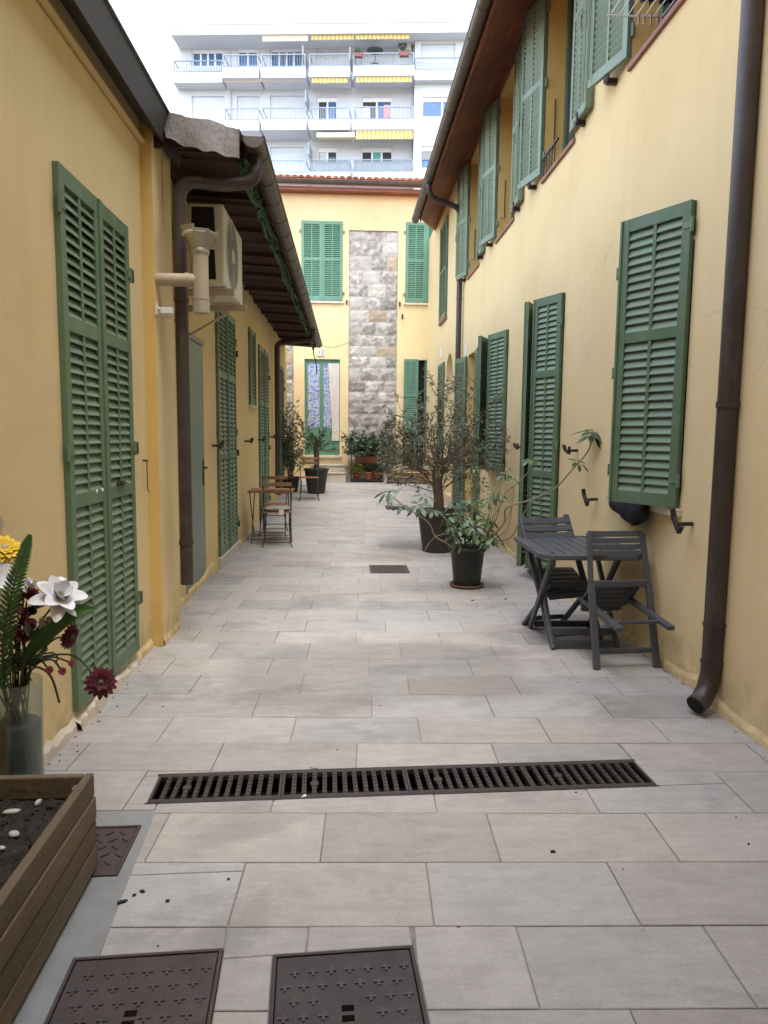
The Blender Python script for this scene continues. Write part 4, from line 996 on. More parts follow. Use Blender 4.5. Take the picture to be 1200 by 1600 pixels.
# stone steps before the far door
stp = thing('stone_steps', 'two pale stone steps below the curtained glass door', 'steps', (-.4, FY-.5, .35))
MB().box(-.55, .36, .12, .497, -.1, .40).build('step', 'stonesill', stp, bevel=.01); MB().box(-.55, .36, -.28, .1185, -.1, .22).build('step', 'stonesill', stp, bevel=.01)
MB().box(-.55, .36, .10, .497, .4015, .435).build('tread', 'stonepale', stp, bevel=.004); MB().box(-.55, .36, -.30, .0985, .2215, .25).build('tread', 'stonepale', stp, bevel=.004)

# ---------------------------------------------------------------- unseen house added behind the viewer to keep sky light off the foreground
h5 = thing('yellow_house', 'added yellow house behind the viewer, unseen, shading the near paving', 'house', (0, -2.6, 0), 0, 'yellow plaster houses round the courtyard')
off = (0, 2.6, 0); PY = -.45
b = MB()
b.add([(-9,PY,3.35),(9,PY,3.35),(9,PY,7.6),(-9,PY,7.6)], [(0,1,2,3)]).add([(-9,PY,3.35),(9,PY,3.35),(9,-7,3.35),(-9,-7,3.35)], [(0,1,2,3)])
b.add([(-9,-7,-.2),(9,-7,-.2),(9,-7,7.6),(-9,-7,7.6)], [(0,1,2,3)]).add([(-9,PY,3.35),(-9,-7,3.35),(-9,-7,7.6),(-9,PY,7.6)], [(0,1,2,3)]).add([(9,PY,3.35),(9,-7,3.35),(9,-7,7.6),(9,PY,7.6)], [(0,1,2,3)])
b.build('wall', 'ochre', h5, off)
MB().add([(-9,PY+.5,7.5),(9,PY+.5,7.5),(9,-7.3,9.2),(-9,-7.3,9.2)], [(0,1,2,3)]).add([(-9,PY+.5,7.62),(9,PY+.5,7.62),(9,-7.3,9.32),(-9,-7.3,9.32)], [(0,1,2,3)]).build('roof', 'terracotta', h5, off)
for x in (-3.2, 0, 3.2):
    MB().box(x-.5, x+.5, PY+.005, PY+.06, 4.6, 6.5).build('window_shutter', 'green', h5, off)

# ---------------------------------------------------------------- white apartment block beyond
AA = R_(-5.1); AO = Vector((0, 38, 0)); ae = Vector((math.cos(AA), math.sin(AA), 0)); an = Vector((math.sin(AA), -math.cos(AA), 0))  # an points to the viewer
apt = thing('apartment_building', 'white apartment block with rows of balconies and yellow awnings behind the roofs', 'apartment block', AO, AA)
def ap(u, v, d=0.0):
    px_, py_ = 240+.43333*u, .43333*v
    dr = ray(px_, py_); o = AO+an*d
    t = (o-CAM).dot(an)/dr.dot(an); p = CAM+dr*t-AO
    return p.dot(ae), p.z
def abox(mb, x0, x1, d0, d1, z0, z1): return mb.box(x0, x1, -d1, -d0, z0, z1)      # d = metres out of the facade
# bays 1-4 lie back behind balconies; bays 0 and 5 come forward
BD = 1.25
win = [(137,250,175,240,'w4',0),(300,375,172,242,'w2',0),(420,537,170,246,'w4d',0),(585,665,165,246,'curt',0),(748,868,163,242,'roll',0),(965,1088,158,225,'roll',.6),
       (137,255,347,435,'roll',0),(300,380,347,436,'roll',0),(420,540,345,440,'roll',0),(590,662,350,440,'slide',0),(750,860,350,438,'slide',0),(968,1115,350,422,'blue',.6),
       (420,540,530,604,'roll',0),(590,662,532,604,'grey',0),(748,862,532,604,'teal',0),(962,1060,527,608,'half',.6)]
xl = ap(72, 200, 0)[0]; xr = 30.0; ztop = ap(500, 86, 1.3)[1]; zb = ap(500, 122, 1.3)[1]
x5 = ap(941, 240, .6)[0]
hs0 = []; hs5 = []
for u0, u1, v0, v1, ty, d in win:
    a, z1 = ap(u0, v0, d); c, _ = ap(u1, v0, d); z0 = ap(u0, v1, d)[1]
    (hs5 if d else hs0).append((a, c, z0, z1, .18))
b = MB()
wall(b, lambda a,z,d: (a, d, z), xl, x5, 0, zb, hs0); wall(b, lambda a,z,d: (a, d-.6, z), x5, xr, 0, zb, hs5)
b.add([(x5,-.6,0),(x5,0,0),(x5,0,zb),(x5,-.6,zb)], [(0,1,2,3)])
b.add([(xl,0,0),(xl,12,0),(xl,12,zb),(xl,0,zb)], [(0,1,2,3)]).add([(xl,12,0),(xr,12,0),(xr,12,zb),(xl,12,zb)], [(0,1,2,3)])
b.build('wall', 'aptwhite', apt)
pb = MB(); xp = ap(62, 100, 1.3)[0]; pb.box(xp, xr, -1.3, 12.3, zb, ztop); pb.build('parapet', 'aptwhite', apt)
MB().box(xp-.02, xr, -1.33, 12.35, ztop+.001, ztop+.05).build('coping', 'aptsoft', apt)
def aptwin(u0, u1, v0, v1, ty, d):
    a, z1 = ap(u0, v0, d); c, _ = ap(u1, v0, d); z0 = ap(u0, v1, d)[1]
    y = -d+.10; f = .07; n = {'w4':4,'w2':2,'w4d':4,'slide':2,'blue':2,'grey':2,'teal':3,'half':2}.get(ty, 1)
    if ty in ('roll', 'curt'):
        o = MB().box(a+.002, c-.002, y, y+.04, z0+.002, z1-.002).build('roller_blind', 'aptroller', apt)
        r = MB(); k = int((z1-z0)/.22)
        for q in range(k): r.box(a+.03, c-.03, y-.008, y-.0005, z0+(z1-z0)*q/k+.01, z0+(z1-z0)*(q+1)/k-.01)
        r.build('blind_slats', 'aptroller', o); return
    zt = z1-.20
    fr = MB().box(a+.002, c-.002, y-.02, y+.06, zt, z1-.002).box(a+.002, a+f, y, y+.05, z0+.002, zt).box(c-f, c-.002, y, y+.05, z0+.002, zt).box(a+f, c-f, y, y+.05, z0+.002, z0+f)
    w_ = (c-a-2*f)/n
    for i in range(1, n): fr.box(a+f+w_*i-.045, a+f+w_*i+.045, y, y+.05, z0+f, zt)
    o = fr.build('window', 'aptframe', apt)
    for i in range(n):
        mt = {'w4':'aptblue','w2':'aptblue','w4d':'aptblue','blue':'aptblue','slide':('aptdark','aptblue')[i%2],'grey':('aptroller','aptdark')[i%2],'teal':('aptdark','aptteal','aptdark')[i%3],'half':'aptblue'}[ty]
        MB().box(a+f+w_*i+.03, a+f+w_*(i+1)-.03, y+.02, y+.03, z0+f-.01, zt+.01).build('pane', mt, o)
    if ty == 'half': MB().box(a+.06, c-.06, y-.03, y-.005, z0+(z1-z0)*.42, zt-.01).build('roller_blind', 'concrete', o)
    MB().box(a-.15, c+.15, y+.15, y+.2, z0-.2, z1+.2).build('room', 'dark', o)
for q in win: aptwin(*q)
def balcony(u0, u1, v0, v1, vr, d, mt='railing'):
    x0, zt = ap(u0, v0, d); x1, _ = ap(u1, v0, d); z0 = ap(u0, v1, d)[1]; zr = ap(u0, vr, d)[1]
    db = .0
    s = MB().box(x0, x1, -d, .02, z0, zt).build('balcony', 'aptwhite', apt)
    MB().box(x0+.01, x1-.01, -d+.01, .0, z0-.012, z0-.001).build('balcony_soffit', 'aptsoft', s)
    r = MB(); n = int((x1-x0)/.13); y = -d+.06
    for i in range(n+1):
        x = x0+.04+(x1-x0-.08)*i/n
        r.tube([(x,y,zt),(x+.02,y-.05,zt+(zr-zt)*.3),(x-.01,y+.01,zt+(zr-zt)*.65),(x,y,zr)], .013, 4, False)
    r.box(x0+.02, x1-.02, y-.025, y+.025, zr-.02, zr+.025).box(x0+.02, x1-.02, y-.015, y+.015, zt+.05, zt+.08)
    for x in (x0+.04, x1-.04): r.box(x-.02, x+.02, y+.026, -.02, zr-.02, zr+.025); r.box(x-.025, x+.025, y-.025, y+.025, zt, zr-.021)
    r.build('railing', mt, s)
    if mt == 'raildark': MB().box(x0+.05, x1-.05, y+.04, y+.05, zt+.06, zr-.05).build('privacy_screen', 'railing', s)
B_ = [(248,378,243,280,197),(386,548,242,280,195),(560,708,240,277,194),(720,940,237,273,191),
      (255,380,434,470,390),(388,550,432,468,388),(560,708,432,467,387),(720,938,431,466,385)]
for q in B_: balcony(*q, BD)
balcony(70,247,262,298,218,.75); balcony(941,1160,253,288,207,1.0)
balcony(380,550,624,650,577,BD); balcony(560,708,620,650,576,BD,'raildark'); balcony(720,936,620,650,575,BD,'raildark')
# lower storeys go on behind the tiled roof
for lv in (1, 2):
    for q in B_[4:8]:
        x0, zt = ap(q[0], q[2], BD); x1 = ap(q[1], q[2], BD)[0]
        MB().box(x0, x1, -BD, .02, zt-2.95*(lv+1)-.5, zt-2.95*(lv+1)).build('balcony', 'aptwhite', apt)
def awning(u0, u1, v0, v1, mt):
    d0, d1 = .1, 1.15
    x0, z1 = ap(u0, v0, d1); x1 = ap(u1, v0, d1)[0]; z0 = ap(u0, v1, d1)[1]; h = z1-z0
    b = MB(); n = int((x1-x0)/.16)*2
    zt = z1+.12
    V = [(x0,-d0,zt),(x1,-d0,zt),(x1,-d1,z1),(x0,-d1,z1)]
    b.add(V, [(0,1,2,3)]).add([(x,y,z+.015) for x,y,z in V], [(3,2,1,0)])
    V = []
    for i in range(n+1):
        x = x0+(x1-x0)*i/n; V += [(x,-d1-.01-.012*(i%2),z1+.015),(x,-d1-.02-.03*(i%2),z0+(.05 if i%2 else 0))]
    b.add(V, [(2*i,2*i+1,2*i+3,2*i+2) for i in range(n)])
    o = b.build('awning', mt, apt); MB().tube([(x0,-d1,z1+.02),(x1,-d1,z1+.02)], .03, 6).build('awning_bar', 'aptframe', o)
    return o
for q in ((392,557,130,152,'awncream'),(568,722,124,147,'awnyellow'),(727,923,121,145,'awnyellow'),(570,700,280,302,'awnyellow'),(730,930,278,300,'awnyellow'),(588,725,482,497,'awncream'),(730,935,472,505,'awnyellow')): awning(*q)
x0, z0 = ap(255, 291, .9); x1 = ap(540, 285, .9)[0]
MB().tube([(x0,-.9,z0),(x1,-.9,z0)], .07, 8).build('folded_awning', 'awncream', apt)
for u in (275, 935):
    x, _ = ap(u, 300, .1); MB().tube([(x,-.08,1),(x,-.08,zb)], .05, 8).build('drainpipe', 'aptsoft', apt)
for u, v0, v1 in ((555, 345, 388), (565, 530, 575), (712, 195, 240), (545,190,240)):
    x, zt = ap(u, v0, .5); z0 = ap(u, v1, .5)[1]; MB().box(x-.03, x+.03, -BD+.1, 0, z0, zt).build('balcony_divider', 'railing', apt)
def aworld(s_, d, z): return AO+ae*s_+an*d+Vector((0,0,z))
x0, z1 = ap(882, 150, .3); x1, z0 = ap(928, 184, .3)
t = thing('air_conditioner', 'white outdoor air conditioner high on the apartment block beside the top right balcony', 'air conditioner', aworld((x0+x1)/2, 0, z0), AA)
w2 = (x1-x0)/2; hh = z1-z0
MB().box(-w2, w2, -.36, -.03, 0, hh).build('casing', 'accase', t, bevel=.02)
gr = MB()
for r in (.12,.22,.32,.4): gr.tube([(-w2*.3+r*math.cos(a)*min(1,hh/.9), -.372, hh/2+r*math.sin(a)*min(1,hh/.9)) for a in [i*math.pi/8 for i in range(17)]], .016, 5, False)
gr.build('fan_grille', 'aptdark', t)
x, z = ap(798, 234, .8); t = thing('balcony_table', 'small dark round table behind the railing of the top balcony', 'table', aworld(x, .75, z), AA)
MB().lathe([(0,.72),(.40,.72),(.41,.70),(.40,.68),(0,.68)], 20).build('table_top', 'apttable', t); MB().tube([(0,0,0),(0,0,.68)], .03, 8).lathe([(0,.02),(.25,.015),(.26,0)], 14).build('pedestal', 'apttable', t)
for u0, u1, v, lb in ((725,752,200,'red planter hung at the left end of the top right balcony railing'), (886,920,197,'red planter hung under the air conditioner on the top balcony')):
    x0, z = ap(u0, v, BD+.1); x1 = ap(u1, v, BD+.1)[0]
    t = thing('balcony_planter', lb, 'planter', aworld((x0+x1)/2, BD+.12, z-.1), AA, 'red planters on the top balcony')
    w2 = (x1-x0)/2; MB().box(-w2, w2, -.1, .1, 0, .2).build('trough', 'redbrown', t, bevel=.01)
    lf = MB()
    for i in range(60):
        p = Vector((rnd.uniform(-w2,w2), rnd.uniform(-.1,.1), rnd.uniform(.18,.4))); a = Vector((rnd.gauss(0,1),rnd.gauss(0,1),rnd.gauss(0,1))).normalized()*.07; c = a.orthogonal()*.5
        lf.add([p-a,p+c,p+a,p-c], [(0,1,2,3)], tint=rnd.random())
    lf.build('foliage', 'leafdark', t)
for u, v, cl, lb in ((768, 410, 'clothwhite', 'pale washing hung on the middle right balcony'), (842, 405, 'pegs', 'pinkish washing hung on the middle right balcony')):
    x, z = ap(u, v, .8); b = MB(); V = []
    for i in range(7):
        for j in range(5): V.append((-.17+.34*i/6, .04*math.sin(i*1.7+j), .35-.6*j/4))
    b.add(V, [(i*5+j, i*5+j+1, i*5+j+6, i*5+j+5) for i in range(6) for j in range(4)], True)
    o = b.build('laundry', cl, None, aworld(x, .8, z), (0,0,AA)); tag(o, lb, 'laundry', 'washing on the middle balcony')

# ================================================================== things fixed to the left house
t = thing('air_conditioner', 'cream air conditioner unit under the brown eave on brackets', 'air conditioner', (LX2, 5.92, 2.72))
cs = MB(); cs.box(.22, .50, 0, 1.0, .03, .66); ob = cs.build('casing', 'accase', t, bevel=.018)
for z0, z1 in ((.07,.30), (.37,.63)):
    MB().prism([(.24,z0),(.435,z0),(.425,z1),(.25,z1)], 0, .006).xf(Matrix.Translation((0,-.0065,0)) @ Matrix.Rotation(R_(90),4,'X') @ Matrix.Scale(-1,4,(0,0,1)) ).build('side_vent', 'pit', t)
fg = MB()
for r in [.05+.028*i for i in range(9)]:
    fg.tube([(.507, .40+r*math.cos(a), .345+r*math.sin(a)) for a in [i*math.pi/12 for i in range(25)]], .004, 4, False)
for i in range(12): a = i*math.pi/6; fg.tube([(.509,.40+.05*math.cos(a),.345+.05*math.sin(a)),(.509,.40+.275*math.cos(a),.345+.275*math.sin(a))], .004, 4, False)
fg.build('fan_grille', 'acgrill', t)
MB().lathe([(0,.004),(.06,.004),(.065,0)], 20).xf(Matrix.Translation((.509,.40,.345)) @ Matrix.Rotation(R_(90),4,'Y')).build('fan_hub', 'accase', t)
MB().lathe([(.285,0),(.285,.006),(.30,.006),(.302,0)], 28).xf(Matrix.Translation((.501,.40,.345)) @ Matrix.Rotation(R_(90),4,'Y')).build('fan_ring', 'accase', t)
for y in (.12, .84):
    MB().bar((.0,y,-.02),(.56,y,-.005), .045, .05).bar((.012,y,.0),(.012,y,-.3), .04, .02).bar((.02,y,-.27),(.40,y,-.045), .03, .02).build('bracket', 'flue', t, bevel=.003)
MB().tube(smooth_path([(.24,-.02,.1),(.16,-.05,-.1),(.02,-.05,-.25),(.0,-.05,-.3)]), .018, 8).build('drain_hose', 'accase', t)

t = thing('flue_pipe', 'beige flue pipe with a fanned tin cowl in front of the air conditioner', 'flue', (LXP, 5.15, 2.62))
X = .305
MB().tube([(.0,0,0),(.21,0,0)], .045, 16).tube([(.20,0,0),(.225,0,0)], .05, 16).tube([(.215,0,0),(X-.03,0,-.0)], .046, 16).build('branch_pipe', 'flue', t)
MB().tube([(X,0,-.20),(X,0,.24)], .055, 18).tube([(X,0,-.135),(X,0,-.12)], .061, 18).tube([(X,0,-.225),(X,0,-.12)], .058, 18).build('riser', 'cowl', t)
MB().lathe([(0.05,0),(.058,.0)], 18, (X,0,-.2251)).add([(X+.05*math.cos(a), .05*math.sin(a), -.2245) for a in [i*math.pi/9 for i in range(18)]], [tuple(range(18))]).build('riser_mouth', 'flue', t)
cw = MB()
for i in range(8):
    a = 2*math.pi*i/8+.25; dx, dy = math.cos(a), math.sin(a); tx, ty = -dy, dx
    p0 = Vector((X+dx*.048, dy*.048, .20)); p1 = Vector((X+dx*.125, dy*.125, .33+.02*math.sin(a*2)))
    w0, w1 = .020, .056
    V = [p0+Vector((tx,ty,0))*w0, p0-Vector((tx,ty,0))*w0, p1-Vector((tx,ty,0))*w1, p1+Vector((tx,ty,0))*w1]
    up = (p1-p0).cross(Vector((tx,ty,0))).normalized()*.004
    cw.add([v for v in V]+[v+up for v in V], [(3,2,1,0),(4,5,6,7),(0,1,5,4),(1,2,6,5),(2,3,7,6),(3,0,4,7)])
cw.build('cowl', 'cowl', t)
MB().lathe([(.0,.345),(.10,.325),(.125,.305),(.115,.300),(.04,.28)], 16, (X,0,0)).build('cowl_cap', 'whiteplastic', t)
MB().lathe([(.056,0),(.064,.012),(.064,.03),(.056,.045)], 18, (X,0,.17)).build('clamp', 'cowl', t)

t = thing('motion_sensor', 'small white motion sensor on the yellow wall beside the brown downpipe', 'sensor', (LXP, 5.12, 2.40))
MB().box(0, .012, -.03, .03, -.03, .05).build('wall_plate', 'whiteplastic', t, bevel=.004); MB().tube([(.01,0,.02),(.05,0,.0)], .012, 8).box(.035,.115,-.028,.028,-.022,.022).build('sensor_body', 'whiteplastic', t, bevel=.006)
MB().lathe([(0,-.05),(.022,-.045),(.028,-.022)], 14, (.085,0,0)).build('sensor_lens', 'accase', t)

b = MB(); nx, ny = 26, 12; V = []
for j in range(ny+1):
    for i in range(nx+1):
        u, v = i/nx, j/ny
        x = -1.27+.52*u; y = 5.12+.9*v; z = 3.715-.03*u-.06*u*u+.06*v*(.4+u)+.007*math.sin(u*13+v*5)+rnd.uniform(-.003,.003)
        V.append((x, y, z))
V2 = []
for i in range(nx+1):
    u = i/nx; x = -1.27+.52*u; V2.append((x+.03*(1-u)-.05*u*0, 5.095+.02*math.sin(u*7), 3.715-.03*u-.06*u*u-.17-.03*math.sin(u*3.1)-.03*u+.008*math.sin(u*21)))
fs = [(j*(nx+1)+i, j*(nx+1)+i+1, (j+1)*(nx+1)+i+1, (j+1)*(nx+1)+i) for j in range(ny) for i in range(nx)]
k = len(V); V3 = V[:nx+1]; kk = nx+1
b.add(V3+V2, [(i, kk+i, kk+i+1, i+1) for i in range(nx)], False)
o = b.add(V, fs, False).build('roof_sheet', 'tarp'); tag(o, 'weathered grey sheet laid over the near end of the low tiled roof', 'sheet')
sd_ = o.modifiers.new('Solid', 'SOLIDIFY'); sd_.thickness = .006

b = MB()
for q in range(3):
    pts = [(GXL-.095-.012*q+.012*math.sin(i*1.3+q*2), 5.45+i*.35, 3.575-.045*q+.03*math.sin(i*2.1+q)-.02*(i%3==q)) for i in range(32)]
    b.tube(smooth_path(pts, 3), .011 if q < 2 else .014, 5)
b.tube(smooth_path([(GXL-.10,16.3,3.53),(GXL-.11,16.45,3.40),(GXL-.06,16.6,3.2),(GXL-.05,16.6,2.95)]), .012, 5)
for i in range(140):
    p = Vector((GXL-.11+rnd.uniform(-.025,.02), 5.5+rnd.random()**1.3*7, 3.54+rnd.uniform(-.08,.03))); a = Vector((rnd.gauss(0,.4),rnd.gauss(0,1),rnd.gauss(0,.6))).normalized()*.06; c = a.orthogonal()*.3
    b.add([p-a,p+c,p+a,p-c], [(0,1,2,3)])
tag(b.build('green_netting', 'greennet'), 'twisted green netting strung beneath the left gutter', 'netting')
b = MB().tube(smooth_path([(GXL-.02,16.7,3.65),(-.4,17.8,3.70),(.03,18.55,3.92)]), .006, 5); tag(b.build('overhead_cable', 'cable'), 'thin cable from the end of the left gutter to the stone pillar', 'cable')

# ---------------------------------------------------------------- washing at the top right window
t = thing('drying_rack', 'white wire drying rack hooked on the nearest upper window sill', 'drying rack', (RX, 5.28, 4.545))
b = MB().tube([(-.33,0,0),(.12,0,0)], .006, 6).tube([(-.33,-.95,.0),(.12,-.95,0)], .006, 6)
for i in range(7): b.tube([(-.31+i*.062,0,.0),(-.31+i*.062,-.95,.0)], .004, 5)
b.build('rack_wires', 'rackwire', t)
pg = MB()
for x in (-.11, -.07, -.02, .03, .06): pg.bar((x,-.0,.022),(x+.012,.0,-.055), .014, .008).bar((x+.014,-.0,.022),(x+.002,.0,-.055), .014, .008)
tag(pg.build('clothes_pegs', 'pegs', t))
def garment(lb, mt, x, y, z, w_, h_, rz=0):
    b = MB(); nx, nz = 10, 6; V = []
    for i in range(nx+1):
        for j in range(nz+1): V.append((-w_/2+w_*i/nx, .018*math.sin(i*1.9+j*.4)+rnd.uniform(-.004,.004), -h_*j/nz*(1+.03*math.sin(i*2.3))))
    b.add(V, [(i*(nz+1)+j, i*(nz+1)+j+1, (i+1)*(nz+1)+j+1, (i+1)*(nz+1)+j) for i in range(nx) for j in range(nz)], True)
    o = b.build('garment', mt, None, (x, y, z), (0,0,rz)); s = o.modifiers.new('Solid','SOLIDIFY'); s.thickness = .006
    return tag(o, lb, 'garment', 'washing at the nearest upper window')
garment('dark teal garment hanging at the left of the washing in the upper window', 'clothteal', RX-.06, 5.22, 5.08, .12, .47)
garment('black garment hanging at the right of the washing in the upper window', 'bluecloth', RX+.06, 5.16, 5.05, .14, .48)
garment('pale pink garment hanging nearest over the red sill', 'clothwhite', RX-.01, 5.0, 5.0, .16, .42, .6)
b = MB(); V = []
for i in range(11):
    for j in range(7):
        u, v = i/10, j/6; V.append((RX-.055-.03*math.sin(v*3.1)+.008*math.sin(u*17), 4.78+.62*u, 1.10-.17*v*(.45+.55*math.sin(u*3.1))-.02*math.sin(u*7)))
b.add(V, [(i*7+j, i*7+j+1, (i+1)*7+j+1, (i+1)*7+j) for i in range(10) for j in range(6)], True)
o = b.build('dark_cloth', 'bluecloth'); s = o.modifiers.new('Solid','SOLIDIFY'); s.thickness = .03
tag(o, 'black cloth hanging out below the near half open shutter', 'cloth')

# ================================================================== FURNITURE
t = thing('folding_table', 'charcoal plastic folding table with chamfered corners against the right wall', 'table', (1.745, 5.25, 0), R_(-1.5))
w2, d2, c, H = .385, .50, .09, .735
oc = [(-w2+c,-d2),(w2-c,-d2),(w2,-d2+c),(w2,d2-c),(w2-c,d2),(-w2+c,d2),(-w2,d2-c),(-w2,-d2+c)]
ic = [(x*.90, y*.92) for x, y in oc]
b = MB(); n = 8
V = [(x,y,z) for z in (H-.035,H) for x,y in oc]+[(x,y,z) for z in (H-.035,H) for x,y in ic]
fs = []
for i in range(n):
    j = (i+1)%n
    fs += [(i,j,n+j,n+i),(n+i,n+j,3*n+j,3*n+i),(3*n+i,3*n+j,2*n+j,2*n+i),(2*n+i,2*n+j,j,i)]
b.add(V, fs).build('table_rim', 'plastic', t, bevel=.006)
ns = 9; xs_ = [-w2*.9+i*(w2*1.8)/ns for i in range(ns+1)]
for i in range(ns):
    xa, xb = xs_[i]+.004, xs_[i+1]-.004; L = d2*.92-.004-(c*.8 if i in (0, ns-1) else 0)
    MB().box(xa, xb, -L, L, H-.026, H-.003).build('slat', 'plastic', t, bevel=.004)
MB().box(-w2*.88, w2*.88, -.03, .03, H-.05, H-.0265).build('under_rail', 'plastic', t)
for x in (-.24, .24):
    for s in (1, -1):
        MB().bar((x+s*.016,-.30*s,.0),(x+s*.016,.33*s,H-.035), .05, .028, (1,0,0)).build('leg', 'plastic', t, bevel=.005)
for y, z in ((-.28,.02),(.28,.02),(-.24,.10),(.02,.40)): MB().bar((-.225,y,z+.02),(.225,y,z+.02), .028, .05).build('stretcher', 'plastic', t, bevel=.004)

def slat_board(x0, x1, p, q, th=.016, n=6, sag=.018):
    """curved chair slat between heights p and q = (y, z) pairs"""
    b = MB(); V = []
    nrm = Vector((0, q[0]-p[0], q[1]-p[1])).normalized(); nn_ = Vector((0, nrm.z, -nrm.y))
    for i in range(n+1):
        u = i/n; x = x0+(x1-x0)*u; s = sag*4*u*(1-u)
        for (y, z) in (p, q):
            for o in (0, th): V.append(Vector((x, y, z))+nn_*(o+s))
    fs = []
    for i in range(n):
        a = 4*i; e = 4*(i+1)
        fs += [(a,e,e+2,a+2),(a+1,a+3,e+3,e+1),(a,a+1,e+1,e),(a+2,e+2,e+3,a+3)]
    fs += [(0,2,3,1),(4*n,4*n+1,4*n+3,4*n+2)]
    return b.add(V, fs)
# leaning, half folded chair in front of the table
t = thing('folding_chair', 'charcoal plastic chair leaning half folded against the table front, legs sticking out', 'chair', (1.895, 4.525, 0), R_(5))
ln = math.atan(.29); sl_, cl_ = math.sin(ln), math.cos(ln)
def LP(x, s, o=0): return (x, s*sl_+o*cl_, s*cl_-o*sl_)
for sx in (-1, 1):
    MB().bar(LP(sx*.215,0), LP(sx*.21,.58), .030, .046, (1,0,0)).build('leg', 'plastic', t, bevel=.005)
    MB().bar(LP(sx*.21,.581), LP(sx*.195,.93), .026, .036, (1,0,0)).build('back_rail', 'plastic', t, bevel=.005)
    MB().bar((sx*.17, .40, .40), (sx*.175, -.22, .335), .030, .048, (1,0,0)).build('rear_leg', 'plastic', t, bevel=.004)
for s0, s1 in ((.77,.805),(.815,.85),(.86,.895),(.905,.945)):
    a, e = LP(0,s0), LP(0,s1); slat_board(-.20, .20, (a[1],a[2]), (e[1],e[2])).build('back_slat', 'plastic', t, bevel=.003)
MB().bar(LP(-.20,.575), LP(.20,.575), .03, .045).build('seat_rail', 'plastic', t, bevel=.005)
MB().bar(LP(-.20,.12), LP(.20,.12), .022, .036).build('stretcher', 'plastic', t, bevel=.004)
MB().bar((-.155,-.10,.349),(.155,-.10,.349), .03, .022).build('stretcher', 'plastic', t, bevel=.004)
for i in range(6):
    y0, z0 = .20+.040*i, .54-.042*i; a = .19-.012*max(0,i-3)**1.5
    slat_board(-a, a, (y0+.03,z0-.034), (y0,z0), .018, 6, -.01).build('seat_slat', 'plastic', t, bevel=.003)
for sx in (-1,1): MB().bar((sx*.14,.20,.535),(sx*.12,.43,.30), .022, .03, (1,0,0)).build('seat_bearer', 'plastic', t)
# upright chair behind the table
t = thing('folding_chair', 'charcoal plastic chair standing unfolded behind the table by the tall door', 'chair', (1.70, 5.42, 0), R_(12))
for sx in (-1, 1):
    x = sx*.205
    MB().bar((x,-.27,0),(x,.33,.905), .028, .045, (1,0,0)).build('back_rail', 'plastic', t, bevel=.005)
    MB().bar((x-sx*.03,.27,0),(x-sx*.03,-.18,.43), .028, .042, (1,0,0)).build('leg', 'plastic', t, bevel=.005)
for z0 in (.735,.792,.849):
    yy = lambda z: -.27+.60*z/.905-.028
    slat_board(-.21, .21, (yy(z0),z0), (yy(z0+.046),z0+.046), .016, 8, .02).build('back_slat', 'plastic', t, bevel=.003)
for i in range(7):
    y = -.21+i*.058; z = .335+.022*i; slat_board(-.205, .205, (y,z), (y+.047,z+.018), .02, 6, -.008).build('seat_slat', 'plastic', t, bevel=.003)
for y, z in ((-.24,.06),(.24,.06)): MB().bar((-.17,y,z),(.17,y,z), .024, .036).build('stretcher', 'plastic', t, bevel=.003)

# wood and steel bistro set on the left
def bistro_chair(label, loc, rz, slat_mat='wood', group='wooden slatted folding chairs along the left'):
    t = thing('bistro_chair', label, 'chair', loc, rz, group)
    for sx in (-1, 1):
        x = sx*.185
        MB().tube(smooth_path([(x+sx*.03,.24,.008),(x+sx*.008,.215,.03),(x,.12,.25),(x,-.02,.50),(x,-.14,.66),(x,-.195,.885)],4), .0085, 6).build('back_leg', 'metalblack', t)
        MB().tube(smooth_path([(x+sx*.03,-.25,.008),(x+sx*.008,-.225,.03),(x-sx*.02,-.06,.25),(x-sx*.02,.20,.455)],4), .0085, 6).build('leg', 'metalblack', t)
        MB().bar((x,-.19,.462),(x,.20,.462), .012, .022, (1,0,0)).build('seat_bar', 'metalblack', t)
    for y, z in ((.20,.07),(-.21,.07),(-.02,.30)): MB().tube([(-.18,y,z),(.18,y,z)], .006, 6).build('stretcher', 'metalblack', t)
    for z0, th in ((.745,.052),(.845,.048)):
        y = -.155-(z0-.66)*.2
        slat_board(-.20, .20, (y-.008,z0), (y-.016,z0+th), .014, 6, .0).build('back_slat', slat_mat, t, bevel=.003)
    for i in range(6): MB().box(-.20,.20,-.19+i*.066,-.19+i*.066+.052,.474,.488).build('seat_slat', slat_mat, t, bevel=.003)
    return t
bistro_chair('wooden slatted chair with beige cushion, its back to the viewer, by the left wall', (-.975, 9.88, 0), R_(4))
bistro_chair('wooden slatted chair across the small table, facing the viewer, mostly hidden', (-1.12, 10.78, .012), R_(180))
bistro_chair('brown folding chair far down the alley before the black olive pot', (-.80, 14.85, rise(14.85)), R_(184), 'wood')
t = thing('bistro_table', 'small square wooden slatted table on thin black legs by the left wall', 'table', (-1.09, 10.22, 0), 0)
for i in range(6): MB().box(-.31,.31,-.30+i*.1,-.30+i*.1+.09,.735,.757).build('slat', 'wood', t, bevel=.003)
for x in (-.27,.27):
    MB().tube([(x,-.27,.0),(x+.01,-.26,.03),(x,.20,.734)], .008, 6).build('leg', 'metalblack', t); MB().tube([(x-.02,.27,.0),(x-.02,.26,.03),(x-.02,-.2,.734)], .008, 6).build('leg', 'metalblack', t)
    MB().bar((x,-.28,.728),(x,.28,.728), .012, .014, (1,0,0)).build('top_bearer', 'metalblack', t)
for y in (-.24,.24): MB().tube([(-.27,y,.06),(.27,y,.06)], .006, 6).build('stretcher', 'metalblack', t)
b = MB(); n = 20; V = []
